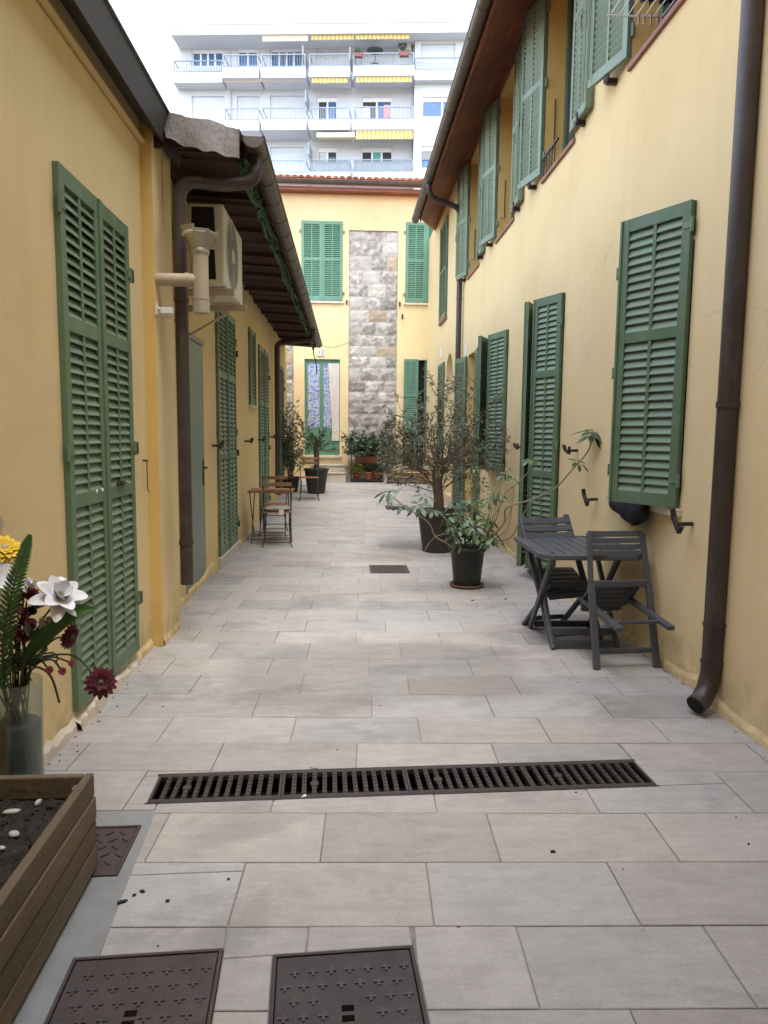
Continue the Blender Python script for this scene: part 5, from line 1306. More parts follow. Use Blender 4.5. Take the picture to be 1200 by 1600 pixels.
for j in range(7):
    a = -math.pi/2+math.pi*j/6
    for i in range(n):
        th = 2*math.pi*i/n; sq = 1/max(abs(math.cos(th)), abs(math.sin(th)))**.72
        V.append((.185*sq*math.cos(th)*math.cos(a)**.5*1.0, .185*sq*math.sin(th)*math.cos(a)**.5, .032*math.sin(a)+rnd.uniform(-.003,.003)))
fs = [(j*n+i, j*n+(i+1)%n, (j+1)*n+(i+1)%n, (j+1)*n+i) for j in range(6) for i in range(n)]
b.add(V, fs, True).add(V[:n], [tuple(range(n))]).add(V[-n:], [tuple(range(n))])
cu = b.build('seat_cushion', 'cushion', None, (-.985, 9.9, .523), (0,0,R_(4))); tag(cu, 'flat beige linen cushion on the nearest wooden chair', 'cushion')
MB().box(.03,.10,-.212,-.209,-.075,.0).build('care_label', 'whiteplastic', cu)

# weathered bench behind the olive tree
t = thing('wooden_bench', 'orange brown wooden bench on pale legs at the far right behind the olive tree', 'bench', (1.55, 17.9, rise(17.9)), R_(2))
for i in range(3): MB().box(-.62,.62,-.20+i*.135,-.20+i*.135+.12,.30,.33).build('slat', 'benchwood', t, bevel=.004)
for z in (.06,.17): MB().box(-.56,.56,-.17,-.145,z,z+.09).build('front_board', 'benchwood', t, bevel=.004)
for x in (-.60,.60): 
    for y in (-.18,.18): MB().box(x-.025,x+.025,y-.022,y+.022,0,.298).build('leg', 'aluframe', t)
MB().box(-.62,.62,.20,.225,.37,.42).build('back_board', 'aluframe', t)

# ================================================================== PLANTS
def pot(label, loc, r0, r1, h, mat, rim=.02, cat='plant pot', group=None, soil=True, saucer=False):
    t = thing('plant_pot', label, cat, loc, 0, group)
    z0 = .022 if saucer else 0
    MB().lathe([(0,z0+.002),(r0,z0+.002),(r0+.004,z0+.012),(r1-.004,z0+h-.045),(r1+rim*.6,z0+h-.042),(r1+rim,z0+h-.03),(r1+rim,z0+h-.004),(r1+rim*.7,z0+h),(r1-.004,z0+h-.002),(r1-.012,z0+h-.05)], 32).build('pot_wall', mat, t)
    b = MB(); b.lathe([(0,z0+h-.045)]+[(r1*.97*q/4, z0+h-.05+rnd.uniform(-.006,.01)) for q in range(1,5)], 20); b.build('soil', 'soil', t)
    if saucer: MB().lathe([(0,.001),(r0+.02,.001),(r0+.038,.012),(r0+.046,.034),(r0+.038,.036),(r0+.028,.016),(0,.012)], 32).build('saucer', 'saucer', t)
    return t
def leaf(mb, p, d, L, w_, nrm=None, tint=.5, curl=.15):
    d = Vector(d).normalized(); s = d.cross(Vector(nrm) if nrm is not None else Vector((rnd.gauss(0,1),rnd.gauss(0,1),rnd.gauss(0,1)+.6)))
    if s.length < 1e-4: s = d.orthogonal()
    s.normalize(); n_ = s.cross(d)
    p = Vector(p); m1 = p+d*L*.45+n_*L*curl
    mb.add([p, m1+s*w_, p+d*L, m1-s*w_], [(0,1,2),(0,2,3)], True, tint)
def shoot(br, lf, p, d, L, r, leaves, depth, ll, lw, droop=0.0, spread=.9, tintb=.5, box=None):
    p = Vector(p); d = Vector(d).normalized(); k = max(3, int(L/.09)); pts = [p.copy()]
    for i in range(k):
        d = (d+Vector((rnd.gauss(0,.16),rnd.gauss(0,.16),rnd.gauss(0,.12)+.04-droop*i/k))).normalized()
        if box:
            for ax in (0, 1):
                if p[ax] < box[ax][0] and d[ax] < 0: d[ax] *= -.4
                if p[ax] > box[ax][1] and d[ax] > 0: d[ax] *= -.4
        p = p+d*(L/k); pts.append(p.copy())
        if depth > 0 and i > 0 and rnd.random() < .62:
            sd = (d+Vector((rnd.gauss(0,spread),rnd.gauss(0,spread),rnd.gauss(0,spread*.7)))).normalized()
            shoot(br, lf, p, sd, L*rnd.uniform(.28,.5), r*.45, leaves, depth-1, ll, lw, droop, spread, tintb, box)
        if depth == 0 or i > k*.45:
            for q in range(leaves):
                a = (d*.5+Vector((rnd.gauss(0,1),rnd.gauss(0,1),rnd.gauss(0,.8)))).normalized()
                leaf(lf, p-d*(L/k)*rnd.random(), a, ll*rnd.uniform(.6,1.2), lw*rnd.uniform(.7,1.2), None, min(1,max(0,rnd.gauss(tintb,.28))))
    br.tube(pts, [r*(1-.75*i/k) for i in range(k+1)], 5, False)
# near olive
OX, OY = 1.22, 9.38
pot('big dark brown pot of the olive tree, just behind the black saucer pot', (OX, OY, 0), .195, .275, .57, 'potbrown')
t = thing('olive_tree', 'straggly pruned olive tree with cut trunk in the big brown pot', 'tree', (OX, OY, .5))
tr = MB(); tr.tube(smooth_path([(0,0,0),(.01,0,.2),(-.015,.01,.45),(.0,0,.72)],4), [.085,.078,.072,.07,.068,.066,.066,.065,.066,.068,.07,.067,.066], 12)
tr.tube([(0.01,0,.45),(.07,.0,.62),(.12,.02,.74)], [.035,.03,.026], 8).build('trunk', 'bark', t)
br = MB(); lf = MB(); lo = MB()
bx = ((-.72,.80),(-.75,.7))
for i in range(30):
    a = rnd.uniform(0, 2*math.pi); z = rnd.uniform(.25,.74); el = rnd.uniform(.15,1.25)
    shoot(br, lf, (.05*math.cos(a),.05*math.sin(a),z), (math.cos(a)*math.cos(el),math.sin(a)*math.cos(el),math.sin(el)), rnd.uniform(.6,1.1), .007, 3, 2, .062, .0095, .08, .8, .5, bx)
for i in range(16):
    a = rnd.uniform(-.6,.6)+math.pi; el = rnd.uniform(.2,.75)
    shoot(br, lo if i % 3 else lf, (-.05,.0,rnd.uniform(.35,.72)), (math.cos(a)*math.cos(el),math.sin(a)*math.cos(el),math.sin(el)), rnd.uniform(.6,.85), .007, 4, 2, .06, .0095, .05, .8, .5, bx)
for i in range(7):
    a = rnd.uniform(-.5,.5); el = rnd.uniform(.2,.9)
    shoot(br, lf, (.05,.0,rnd.uniform(.3,.7)), (math.cos(a)*math.cos(el),math.sin(a)*math.cos(el),math.sin(el)), rnd.uniform(.5,.8), .007, 4, 2, .062, .0095, .05, .8, .5, bx)
for i in range(3):
    shoot(br, lf, (rnd.uniform(-.05,.05),0,.7), (rnd.uniform(-.3,.15),rnd.uniform(-.2,.2),1), rnd.uniform(.95,1.2), .008, 5, 1, .06, .009, .0, .6, .45, bx)
br.build('branches', 'bark', t); tag(lf.build('foliage', 'olive', t), kind='stuff'); tag(lo.build('browned_foliage', 'oliveold', t), kind='stuff')
print('olive leaves', len(lf.f)//2+len(lo.f)//2)
# umbrella plant in the black pot
SX, SY = 1.245, 7.14
pot('black plastic pot on a clay saucer, nearest pot in the alley', (SX, SY, 0), .135, .178, .40, 'pot', .016, saucer=True)
t = thing('umbrella_plant', 'leggy umbrella plant with long bare stems reaching to the right wall', 'plant', (SX, SY, .38))
st_ = MB(); lf = MB(); lg = MB()
def palm(mb, p, up, n, L, w_):
    up = Vector(up).normalized(); a0 = rnd.random()*6; u = up.orthogonal().normalized(); v = up.cross(u)
    for i in range(n):
        a = a0+2*math.pi*i/n+rnd.uniform(-.2,.2); d = (u*math.cos(a)+v*math.sin(a)+up*rnd.uniform(-.25,.3)-Vector((0,0,.28))).normalized()
        q = Vector(p)+d*.018; tn = min(1,max(0,rnd.gauss(.5,.25)))
        Lq = L*rnd.uniform(.75,1.15); s = d.cross(up).normalized(); m1 = q+d*Lq*.35+up*.008; m2 = q+d*Lq*.72-Vector((0,0,Lq*.06)); e = q+d*Lq-Vector((0,0,Lq*.18))
        mb.add([q, m1+s*w_*.8, m1-s*w_*.8, m2+s*w_, m2-s*w_, e], [(0,1,2),(1,3,4,2),(3,5,4)], True, tn)
def stem(px_pts, tips=1, r=.011, dark=False):
    pts = [onY(x, y, Yq)-Vector((SX,SY,.38)) for x, y, Yq in px_pts]
    k = smooth_path(pts, 5); st_.tube(k, [r*(1-.55*i/(len(k)-1)) for i in range(len(k))], 7, False)
    return k
k = stem([(731,868,7.14),(745,858,7.1),(770,838,7.0),(788,815,6.9),(792,793,6.85),(830,781,6.7),(865,765,6.45),(893,735,6.25),(918,706,6.12),(928,675,6.05)], r=.012)
palm(lg, k[-1], (0,-.2,1), 9, .17, .030); palm(lg, k[-1]-Vector((.01,0,.03)), (.2,-.4,1), 7, .14, .025); palm(lf, k[-9], (.3,-.5,.8), 6, .10, .018)
stem([(733,868,7.14),(760,847,7.05),(795,842,6.95),(812,815,6.85),(830,785,6.75),(866,760,6.5)], r=.010)
k = stem([(730,866,7.12),(757,840,7.0),(775,800,6.95),(790,770,6.95),(822,742,6.9),(830,718,6.9)], r=.010); palm(lf, k[-1], (0,-.3,1), 8, .11, .019)
k = stem([(727,866,7.1),(752,832,7.0),(768,790,7.0),(776,762,7.05),(788,742,7.1)], r=.009); palm(lf, k[-1], (.2,-.3,1), 7, .10, .018); palm(lf, k[-7], (.2,-.6,.6), 5, .07, .012)
k = stem([(722,868,7.1),(700,850,6.95),(680,838,6.85),(668,815,6.8),(630,790,6.7),(606,769,6.65)], r=.010); palm(lg, k[-1], (-.3,-.4,.8), 8, .13, .022); palm(lg, k[-6], (0,-.4,1), 7, .11, .02)
k = stem([(726,866,7.1),(715,835,7.0),(690,805,6.9),(655,790,6.8)], r=.009); palm(lg, k[-1], (-.3,-.4,.8), 8, .14, .024); palm(lg, k[-4], (0,-.4,1), 7, .11, .02)
k = stem([(726,866,7.1),(716,842,7.05),(700,835,7.0),(682,838,7.0),(668,852,7.0),(664,862,6.95)], r=.007)
for pts in ([(728,866,7.12),(726,835,7.1),(716,800,7.1)], [(733,866,7.12),(742,830,7.1),(735,795,7.15)], [(736,866,7.12),(752,835,7.05),(765,815,7.0)], [(727,866,7.1),(712,842,7.0),(697,815,6.95)], [(731,864,7.15),(738,822,7.25),(748,792,7.3)], [(729,866,7.1),(722,822,7.0),(708,790,7.0)], [(737,866,7.1),(757,850,7.0),(770,835,6.95)]):
    k = stem(pts, r=.010)
    for q in range(4): palm(lf if rnd.random() < .6 else lg, k[-1-q*2]+Vector((rnd.gauss(0,.035),rnd.gauss(0,.035),rnd.gauss(.01,.03))), (rnd.gauss(0,.4),rnd.gauss(-.2,.4),1), rnd.randint(6,8), rnd.uniform(.09,.13), .019)
for i in range(15):
    p = Vector((rnd.gauss(0,.17),rnd.gauss(-.02,.13),rnd.uniform(.14,.56))); palm(lf if rnd.random() < .55 else lg, p, (rnd.gauss(0,.5),rnd.gauss(-.2,.5),1), rnd.randint(5,8), rnd.uniform(.07,.12), .017)
for i in range(9):
    x1, y1 = rnd.uniform(735,815), rnd.uniform(725,800)
    k = stem([(731,866,7.13),(731+(x1-731)*rnd.uniform(.3,.7),845,7.05),(731+(x1-731)*rnd.uniform(.6,1.1),(y1+866)/2,7.0),(x1,y1,7.0)], r=.007)
    if i % 2: palm(lf, k[-1], (rnd.gauss(0,.3),-.3,1), 6, .075, .013)
st_.build('stems', 'twig', t); tag(lf.build('foliage', 'leafgreen', t), kind='stuff'); tag(lg.build('dark_foliage', 'leafdark', t), kind='stuff')

# far black pot with its small olive
FX, FYp = -.70, 15.95; fz = rise(FYp)
pot('tall black pot with a small olive, far left before the steps', (FX, FYp, fz), .19, .27, .56, 'pot')
t = thing('olive_tree', 'small olive with a bare brown trunk in the far black pot', 'tree', (FX, FYp, fz+.5))
MB().tube(smooth_path([(0,0,0),(.01,0,.3),(-.01,0,.62)],4), .06, 10).build('trunk', 'bark', t); br = MB(); lf = MB()
bx2 = ((-.45,.45),(-.5,.5))
for i in range(22):
    a = rnd.uniform(0,6.28); el = rnd.uniform(-.2,1.2)
    shoot(br, lf, (0,0,rnd.uniform(.4,.62)), (math.cos(a)*math.cos(el),math.sin(a)*math.cos(el),math.sin(el)), rnd.uniform(.35,.6), .008, 4, 1, .065, .011, .1, .9, .45, bx2)
br.build('branches', 'bark', t); tag(lf.build('foliage', 'leafdark', t), kind='stuff')
# shrub in the far left corner
px_, py_ = -1.28, 16.2; fz = rise(py_)
pot('small brown pot of the leafy shrub in the far left corner', (px_, py_, fz), .14, .19, .34, 'potbrown')
t = thing('leafy_shrub', 'tall loose shrub growing in the far left corner beside the low house', 'shrub', (px_, py_, fz+.3)); br = MB(); lf = MB(); ly = MB()
bx3 = ((-.14,.26),(-.2,.5))
for i in range(20):
    shoot(br, lf if i % 3 else ly, (rnd.gauss(0,.05),rnd.gauss(0,.05),0), (rnd.gauss(.05,.22),rnd.gauss(.1,.22),1), rnd.uniform(.6,1.45), .008, 3, 1, .07, .014, .05, .9, .5, bx3)
br.build('stems', 'bark', t); tag(lf.build('foliage', 'leafgreen', t), kind='stuff'); tag(ly.build('browned_foliage', 'oliveold', t), kind='stuff')
# plant stand against the stone pillar
gz = rise(17.95); SXc = .50
t = thing('plant_stand', 'dark metal two tier plant stand against the stone pillar', 'plant stand', (SXc, 18.15, gz))
for x in (-.40,.40):
    for y in (-.16,.16): MB().box(x-.012,x+.012,y-.012,y+.012,0,.86).build('leg', 'metalblack', t)
for z in (.06,.46): MB().box(-.42,.42,-.18,.18,z,z+.018).build('shelf', 'metalblack', t)
def trough(label, x, z, w_, h_, mat='clay'):
    t = thing('flower_trough', label, 'flower trough', (SXc+x, 18.13, gz+z), 0, None); w2 = w_/2
    V = [(sx*(w2-(.02 if zz == 0 else 0)), sy*(.10-(.015 if zz == 0 else 0)), zz) for zz in (0, h_) for sx, sy in ((-1,-1),(1,-1),(1,1),(-1,1))]
    MB().add(V, [(3,2,1,0),(0,1,5,4),(1,2,6,5),(2,3,7,6),(3,0,4,7)]).build('trough_wall', mat, t)
    MB().box(-w2-.008,w2+.008,-.112,-.085,h_-.03,h_+.006).box(-w2-.008,w2+.008,.085,.112,h_-.03,h_+.006).box(-w2-.008,-w2+.012,-.0845,.0845,h_-.03,h_+.006).box(w2-.012,w2+.008,-.0845,.0845,h_-.03,h_+.006).build('rim', mat, t)
    MB().box(-w2+.014,w2-.014,-.084,.084,h_-.06,h_-.015).build('soil', 'soil', t); return t
trough('terracotta trough with bushy green plant on the upper shelf of the stand', -.02, .48, .58, .17)
t = thing('bushy_plant', 'bushy green plant spilling from the upper terracotta trough', 'plant', (SXc-.02, 18.13, gz+.62)); br = MB(); lf = MB()
for i in range(90): shoot(br, lf, (rnd.uniform(-.3,.3),rnd.uniform(-.05,.05),0), (rnd.gauss(0,.7),rnd.gauss(-.25,.5),.9), rnd.uniform(.3,.68), .006, 5, 1, .08, .019, .25, 1.0, .5, ((-.6,.6),(-.5,.25)))
br.build('stems', 'bark', t); tag(lf.build('foliage', 'leafdark', t), kind='stuff')
pot('small orange clay pot on the lower shelf of the plant stand', (SXc+.03, 17.98, gz+.08), .07, .10, .19, 'clay', .012)
pot('brown clay bowl at the right of the lower shelf', (SXc+.27, 18.1, gz+.08), .09, .14, .17, 'clay', .01)
pot('clay pot with yellowish plant at the left of the lower shelf', (SXc-.25, 18.1, gz+.08), .08, .11, .14, 'clay', .01)
t = thing('yellowish_plant', 'low yellowish green plant on the lower shelf of the stand', 'plant', (SXc-.25, 18.08, gz+.2)); br = MB(); lf = MB()
for i in range(60): shoot(br, lf, (rnd.gauss(0,.03),rnd.gauss(0,.03),0), (rnd.gauss(0,.6),rnd.gauss(-.3,.5),.8), rnd.uniform(.15,.32), .005, 4, 1, .07, .012, .2, 1, .5, ((-.3,.5),(-.4,.2)))
br.build('stems', 'bark', t); tag(lf.build('foliage', 'yellowleaf', t), kind='stuff')
t = thing('trailing_plant', 'dark trailing plant between the clay pots of the lower shelf', 'plant', (SXc+.12, 18.12, gz+.24)); br = MB(); lf = MB()
for i in range(80): shoot(br, lf, (rnd.gauss(0,.16),rnd.gauss(0,.03),0), (rnd.gauss(.1,.8),rnd.gauss(-.2,.5),.7), rnd.uniform(.15,.3), .005, 4, 1, .06, .012, .2, 1, .5, ((-.35,.4),(-.4,.2)))
br.build('stems', 'bark', t); tag(lf.build('foliage', 'leafdark', t), kind='stuff')

# ================================================================== FOREGROUND: planter box, vase, flowers
t = thing('wooden_planter', 'weathered wooden plank planter box at the bottom left', 'planter', (-.885, 2.42, 0), R_(1.2))
ph = [0.012, .098, .186, .274, .36]; BL = 1.5; BW = .505
for i in range(4):
    z0, z1 = ph[i]+.0025, ph[i+1]-.0025; o = rnd.uniform(-.003,.003); th = .03
    MB().box(-th+o, o, -BL, -.0, z0, z1).build('plank', 'planter', t, bevel=.005)
    MB().box(-BW, -th-.002+o*0-.004, -th+rnd.uniform(-.002,.002), -.001, z0, z1).build('plank', 'planter', t, bevel=.005)
    MB().box(-BW, -BW+th, -BL, -th-.004, z0, z1).build('plank', 'planter', t, bevel=.005)
    MB().box(-BW+th+.002, -th-.006, -BL, -BL+th, z0, z1).build('plank', 'planter', t, bevel=.005)
for x, y in ((-.058,-.068),(-BW+.036,-.068),(-.058,-BL+.036),(-BW+.036,-BL+.036)): MB().box(x-.0, x+.026, y, y+.034, .01, .33).build('corner_post', 'planter', t)
b = MB(); nx, ny = 26, 60; V = []
for j in range(ny+1):
    for i in range(nx+1): V.append((-BW+.031+(BW-.064)*i/nx, -BL+.031+(BL-.064)*j/ny, .275+rnd.uniform(-.011,.011)+.012*math.sin(i*.7)*math.cos(j*.4)))
b.add(V, [(j*(nx+1)+i, j*(nx+1)+i+1, (j+1)*(nx+1)+i+1, (j+1)*(nx+1)+i) for j in range(ny) for i in range(nx)]).build('soil', 'soil', t)
gran = MB()
for i in range(420):
    p = Vector((rnd.uniform(-BW+.04,-.04), rnd.uniform(-.75,-.04), .280)); s = rnd.uniform(.002,.006)
    mt = Matrix.Translation(p) @ Matrix.Rotation(rnd.uniform(0,3),4,(rnd.random(),rnd.random(),rnd.random()+.1)); gran.obox(mt, s*2, s*1.4, s, rnd.random())
tag(gran.build('soil_crumbs', 'soil', t), kind='stuff')
pw = [(18,1268,.034,.013,'elongated pale stone on the planter soil, farthest from the corner'),(60,1254,.010,.018,'small upright cream shell on the planter soil near the far board'),(22,1303,.021,.015,'bluish white pointed stone in the middle of the planter soil'),
      (3,1325,.012,.010,'small white stone at the left edge of the frame on the soil'),(23,1330,.013,.007,'flat beige pebble nearest in the planter soil')]
for x, y, rx, ry, lb in pw:
    p = onZ(x, y, .287); b = MB(); n = 10; V = []
    for j in range(5):
        a = -math.pi/2+math.pi*(j+.0)/4
        for i in range(n):
            th = 2*math.pi*i/n; V.append((rx*math.cos(a)*math.cos(th)*(1+.2*math.sin(th*2+x)), ry*math.cos(a)*math.sin(th), ry*.6*math.sin(a)))
    b.add(V, [(j*n+i, j*n+(i+1)%n, (j+1)*n+(i+1)%n, (j+1)*n+i) for j in range(4) for i in range(n)], True)
    tag(b.build('pebble', 'pebble', None, p, (0,0,rnd.uniform(-.4,.6))), lb, 'stone', 'pale stones on the planter soil')
VX, VY, VH, VR = -1.305, 2.76, .575, .098
t = thing('flower_vase', 'tall glass vase with a dark green filling behind the planter', 'vase', (VX, VY, 0))
MB().lathe([(0,.004),(VR*.86,.004),(VR*.9,.012),(VR,VH),(VR-.004,VH+.001),(VR*.9-.005,.02),(0,.018)], 32).build('vase_glass', 'vaseglass', t)
MB().lathe([(0,.022),(VR*.9-.008,.022),(VR*.97-.008,.40),(VR*.97-.02,.41),(0,.408)], 32).build('foam_filling', 'foam', t)
def P(x, y, Y=2.76): return onY(x, y, Y)
def vstem(mb, tip, r=.004, base=None, bow=(0,0,.05), dark=False):
    base = base or Vector((VX+rnd.uniform(-.05,.05), VY+rnd.uniform(-.05,.04), .40)); top = Vector((VX+rnd.uniform(-.06,.06), VY+rnd.uniform(-.06,.05), VH+.02))
    tip = Vector(tip); mid = (top+tip)/2+Vector(bow); mb.tube(smooth_path([base, top, mid, tip], 6), r, 6, False)
def petal(mb, c, d, nrm, L, w_, curl, base=.2, tint=.5, n=5):
    d = Vector(d).normalized(); nrm = Vector(nrm).normalized(); s = d.cross(nrm).normalized(); nrm = s.cross(d); V = []
    for i in range(n+1):
        u = i/n; ww = w_*(base+(1-base)*math.sin(math.pi*min(1,u*.86+.10)))*(1 if u < .9 else (.8 if u < .99 else .45)); h = curl*L*u*u
        for q in (-1, 0, 1): V.append(Vector(c)+d*L*u+nrm*(h+abs(q)*ww*.25)+s*q*ww)
    mb.add(V, [(3*i+q, 3*i+q+1, 3*i+q+4, 3*i+q+3) for i in range(n) for q in (0,1)], True, tint)
VIEW = (CAM-Vector((VX,VY,.95))).normalized(); VU = Vector((0,0,1)); VRt = VU.cross(VIEW)*1.0; VRt = VIEW.cross(VU).normalized()*-1
def flower(name, label, cat, px_, py_, Y, petal_mat, heart, kind, size, face=(0,0,0), tiptint=.5, bow=(0,0,.05), group=None):
    c = P(px_, py_, Y); t = thing(name, label, cat, (c.x, c.y, c.z), 0, group); z = Vector((0,0,0))
    fc = (VIEW+Vector(face)).normalized(); u = fc.orthogonal().normalized(); v = fc.cross(u)
    pm = MB()
    if kind == 'daisy':
        for ring, (k, L, lift) in enumerate(((16, size, .12),(14, size*.82, .3),(11, size*.55, .6))):
            for i in range(k):
                a = 2*math.pi*i/k+ring*.21; d = u*math.cos(a)+v*math.sin(a)+fc*lift*rnd.uniform(.6,1.2); petal(pm, z+fc*.003*ring, d, fc, L*rnd.uniform(.88,1.08), size*.19, -.12, .4, rnd.random(), 6)
        MB().lathe([(0,.008),(size*.14,.006),(size*.2,0)], 14).xf(fc.to_track_quat('Z','Y').to_matrix().to_4x4()).xf(Matrix.Translation(fc*.012)).build('heart', heart, t)
    elif kind == 'lily':
        for ring, (k, L, lift) in enumerate(((6, size, .12),(6, size*.9, .6),(5, size*.72, 1.5))):
            for i in range(k):
                a = 2*math.pi*i/k+ring*.6+rnd.uniform(-.15,.15); d = u*math.cos(a)+v*math.sin(a)+fc*lift; petal(pm, z, d, fc, L*rnd.uniform(.85,1.1), size*.27, -.22+.16*ring, .28, rnd.random(), 9)
        h = MB()
        for i in range(7): a = i*.9; h.tube([z, fc*size*.3+(u*math.cos(a)+v*math.sin(a))*size*.1], .0022, 5)
        h.build('stamens', heart, t)
    elif kind == 'ball':
        for i in range(60):
            d = Vector((rnd.gauss(0,1),rnd.gauss(0,1),rnd.gauss(0,1))).normalized(); petal(pm, d*size*.45, d+Vector((rnd.gauss(0,.3),rnd.gauss(0,.3),rnd.gauss(0,.3))), d.orthogonal(), size*.6, size*.28, .25, .4, rnd.random(), 3)
    pm.build('petals', petal_mat, t)
    sm = MB(); vstem(sm, c, bow=bow); sm.xf(Matrix.Translation(-c)); sm.build('stem', 'stem', t); return t
flower('white_lily', 'large white artificial lily, biggest flower of the bouquet', 'flower', 92, 935, 2.66, 'whitepetal', 'seedhead', 'lily', .105, (.5,0,1.1))
flower('white_lily', 'white lily cut off by the left edge of the picture', 'flower', -14, 905, 2.62, 'whitepetal', 'seedhead', 'lily', .10, (0,0,.5))
flower('gerbera', 'open burgundy gerbera hanging lowest at the right of the bouquet', 'flower', 157, 1066, 2.68, 'redpetal', 'stem', 'daisy', .062, (.1,0,.1), bow=(.06,0,.09))
flower('gerbera', 'burgundy gerbera turned aside beneath the white lily', 'flower', 108, 995, 2.72, 'redpetal', 'stem', 'daisy', .055, (.6,.6,-.4), bow=(.02,0,.06))
flower('dark_rose', 'dark burgundy rose behind the white lily', 'flower', 42, 940, 2.78, 'redpetal', 'stem', 'ball', .06)
flower('dark_rose', 'dark burgundy rose lower in the bouquet by the fern', 'flower', 38, 985, 2.74, 'redpetal', 'stem', 'ball', .055)
flower('yellow_flower', 'bright yellow flower at the top left of the bouquet', 'flower', 6, 858, 2.68, 'yellowpetal', 'seedhead', 'daisy', .075, (.3,.2,1.0))
flower('seed_head', 'round pale seed head under the white lily', 'flower', 70, 970, 2.64, 'seedhead', 'stem', 'ball', .022)
flower('white_bud', 'pale greenish white bud behind the fern leaf', 'flower', 40, 915, 2.82, 'whitepetal', 'stem', 'ball', .035)
for (x, y), lb in (((113,1036),'pink blossom highest on the drooping sprig'), ((97,1049),'pink blossom in the middle of the drooping sprig'), ((77,1047),'pink blossom nearest the vase on the drooping sprig')):
    flower('pink_blossom', lb, 'flower', x, y, 2.70, 'pinkpetal', 'stem', 'daisy', .017, (rnd.uniform(-.3,.3),0,.3), bow=(.02,0,.05), group='pink blossoms of the drooping sprig')
def frond(label, pts, w_, n, mat='fern', Y=2.6):
    k = smooth_path([P(x, y, Yq) for x, y, Yq in pts], 6); c = k[0]; t = thing('fern_leaf', label, 'leaf', c); b = MB(); st2 = MB()
    st2.tube([p-c for p in k], .0035, 5, False).build('midrib', 'stem', t)
    for i in range(n):
        u = .06+.94*i/n; f = u*(len(k)-1); q = min(int(f), len(k)-2); p = k[q].lerp(k[q+1], f-q)-c; d = (k[q+1]-k[q]).normalized(); s = d.cross(VIEW).normalized()
        ww = w_*min(1, .35+u*2.2)*(1.02-u)**.62
        for sg in (-1, 1): petal(b, p, s*sg+d*.85+VIEW*.15, VIEW, ww*1.1, ww*.075+.003, -.06, .5, rnd.random(), 3)
    b.build('leaflets', mat, t); return t
frond('long upright fern leaf crossing the left edge of the picture', [(8,1095,2.66),(4,1010,2.58),(18,930,2.55),(36,870,2.56),(47,835,2.58)], .062, 40)
t = thing('broad_leaf', 'broad green leaf pointing right beneath the white lily', 'leaf', P(25,1070,2.7)); c = P(25,1070,2.7); b = MB()
kp = smooth_path([P(30,1040,2.74)-c, P(60,1003,2.70)-c, P(95,968,2.66)-c, P(125,953,2.66)-c, P(152,951,2.68)-c], 5); V = []
for i, p in enumerate(kp):
    u = i/(len(kp)-1); d = (kp[min(i+1,len(kp)-1)]-kp[max(0,i-1)]).normalized(); s = d.cross(VIEW).normalized(); ww = .034*math.sin(math.pi*min(.98,.08+.92*u))
    for q in (-1,0,1): V.append(p+s*q*ww+VIEW*abs(q)*ww*.4)
b.add(V, [(3*i+q, 3*i+q+1, 3*i+q+4, 3*i+q+3) for i in range(len(kp)-1) for q in (0,1)], True).build('blade', 'fern', t)
s_ = MB(); vstem(s_, P(30,1040,2.74)); s_.xf(Matrix.Translation(-c)).build('stem', 'stem', t)
t = thing('drooping_stem', 'bare brown stem drooping over the right side of the vase', 'stem', P(40,1090,2.74)); c = P(40,1090,2.74)
MB().tube([p-c for p in smooth_path([P(38,1085,2.74), P(50,1046,2.72), P(68,1046,2.70), P(82,1062,2.69), P(93,1098,2.68)], 6)], .0045, 6).build('twig', 'stem', t)
MB().tube([p-c for p in smooth_path([P(36,1085,2.75), P(52,1032,2.73), P(80,1020,2.72), P(90,1028,2.71), P(86,1036,2.7)], 6)], .0035, 6).build('twig', 'stem', t)
t = thing('bouquet_greenery', 'cluster of dark leaves and stems in the mouth of the vase', 'greenery', (VX, VY, .55)); b = MB(); s_ = MB(); c = Vector((VX,VY,.55))
for i in range(16):
    tip = P(rnd.uniform(-25,75), rnd.uniform(940,1040), rnd.uniform(2.7,2.86)); vstem(s_, tip, .0032)
    for q in range(3):
        d = Vector((rnd.gauss(0,.6),rnd.gauss(0,.6),rnd.gauss(.2,.6))); leaf(b, tip-c, d, rnd.uniform(.06,.12), rnd.uniform(.012,.022), None, rnd.random())
s_.xf(Matrix.Translation(-c)).build('stems', 'stem', t); b.build('leaves', 'leafdark', t)

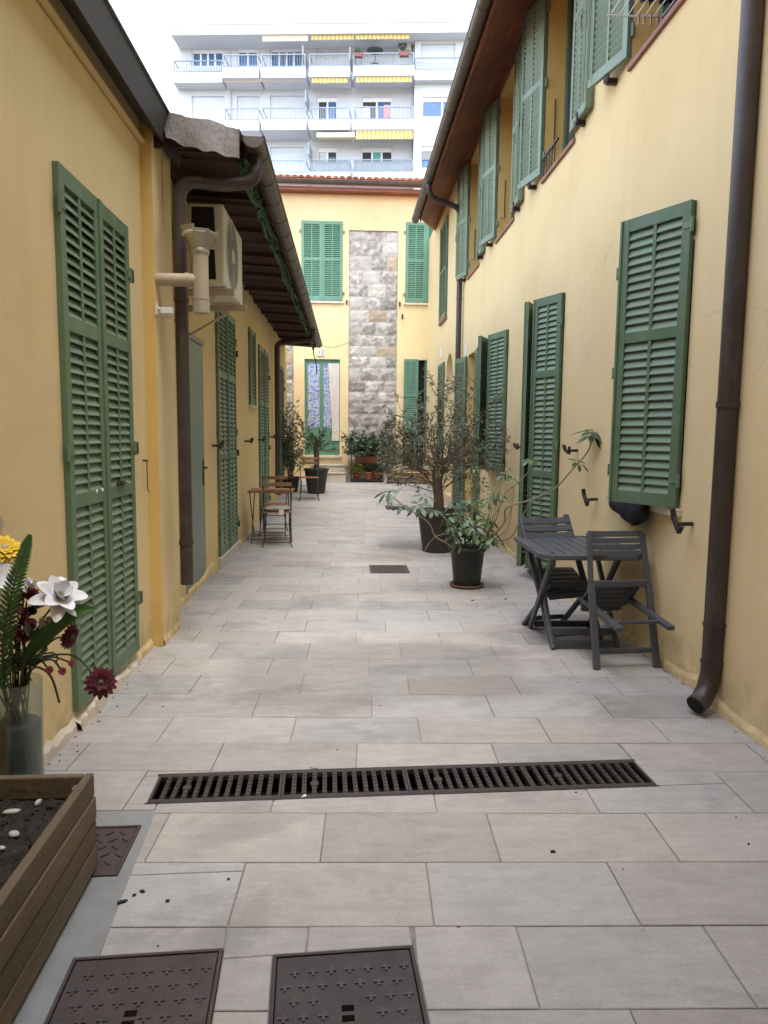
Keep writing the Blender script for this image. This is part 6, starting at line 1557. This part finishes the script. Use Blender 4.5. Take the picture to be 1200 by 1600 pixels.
# scraps on the paving
sc = [(190,1410,.016,.009,'largest dark scrap on the pale slab left of the alley'),(210,1399,.006,.005,'round dark scrap between two others on the left slab'),(223,1393,.010,.006,'slanting dark scrap on the left slab'),(262,1408,.008,.006,'single dark scrap at the right of the left group'),(357,1374,.005,.004,'lone tiny scrap near a slab corner'),
      (864,1331,.010,.006,'dark scrap on the slab below the right half of the drain'),(1170,1319,.004,.003,'tiny dark scrap by the right edge of the picture'),(738,938,.018,.010,'dark scrap behind the near slabs, left of the table'),(790,936,.016,.01,'dark scrap near the table foot'),(490,1200,.02,.004,'pale scuffed scrap on a slab above the drain')]
for x, y, a, c_, lb in sc:
    p = onZ(x, y, .0025); b = MB(); n = 7; pl = [(a*(1+.3*rnd.uniform(-1,1))*math.cos(2*math.pi*i/n), c_*(1+.3*rnd.uniform(-1,1))*math.sin(2*math.pi*i/n)) for i in range(n)]
    b.prism(pl, -.001, .004); tag(b.build('scrap', 'stonepale' if 'pale scuffed' in lb else 'bluecloth', None, p, (0,0,rnd.uniform(-.5,.5))), lb, 'litter', 'scraps lying on the paving')
p = onZ(475, 1244, .006); b = MB().prism([(-.012,-.012),(.012,-.004),(.004,.014)], 0, .003); tag(b.build('paper_scrap', 'whiteplastic', None, p), 'white triangular scrap lying on the drain grate', 'litter')

# crumbs of dirt and dry leaf along the feet of the walls and in the joints
g = MB()
for i in range(520):
    s = rnd.random(); y = 2.0+rnd.random()**1.5*13
    if s < .42: x = LX1+.02+abs(rnd.gauss(0,.05)) if y < 5.1 else LX2+.02+abs(rnd.gauss(0,.06))+(.16 if y < 5.65 else 0)
    elif s < .85: x = RX-.02-abs(rnd.gauss(0,.06))
    else: x = rnd.uniform(-1.2,1.9)
    r = rnd.uniform(.0015,.006)*(1+.06*y); a = rnd.uniform(0,3.1)
    mt = Matrix.Translation((x,y,rise(y)+.002)) @ Matrix.Rotation(a,4,'Z'); g.obox(mt, r*2, r*rnd.uniform(.4,1.2), r*.5, rnd.random())
tag(g.build('ground_grit', 'bark'), kind='stuff')
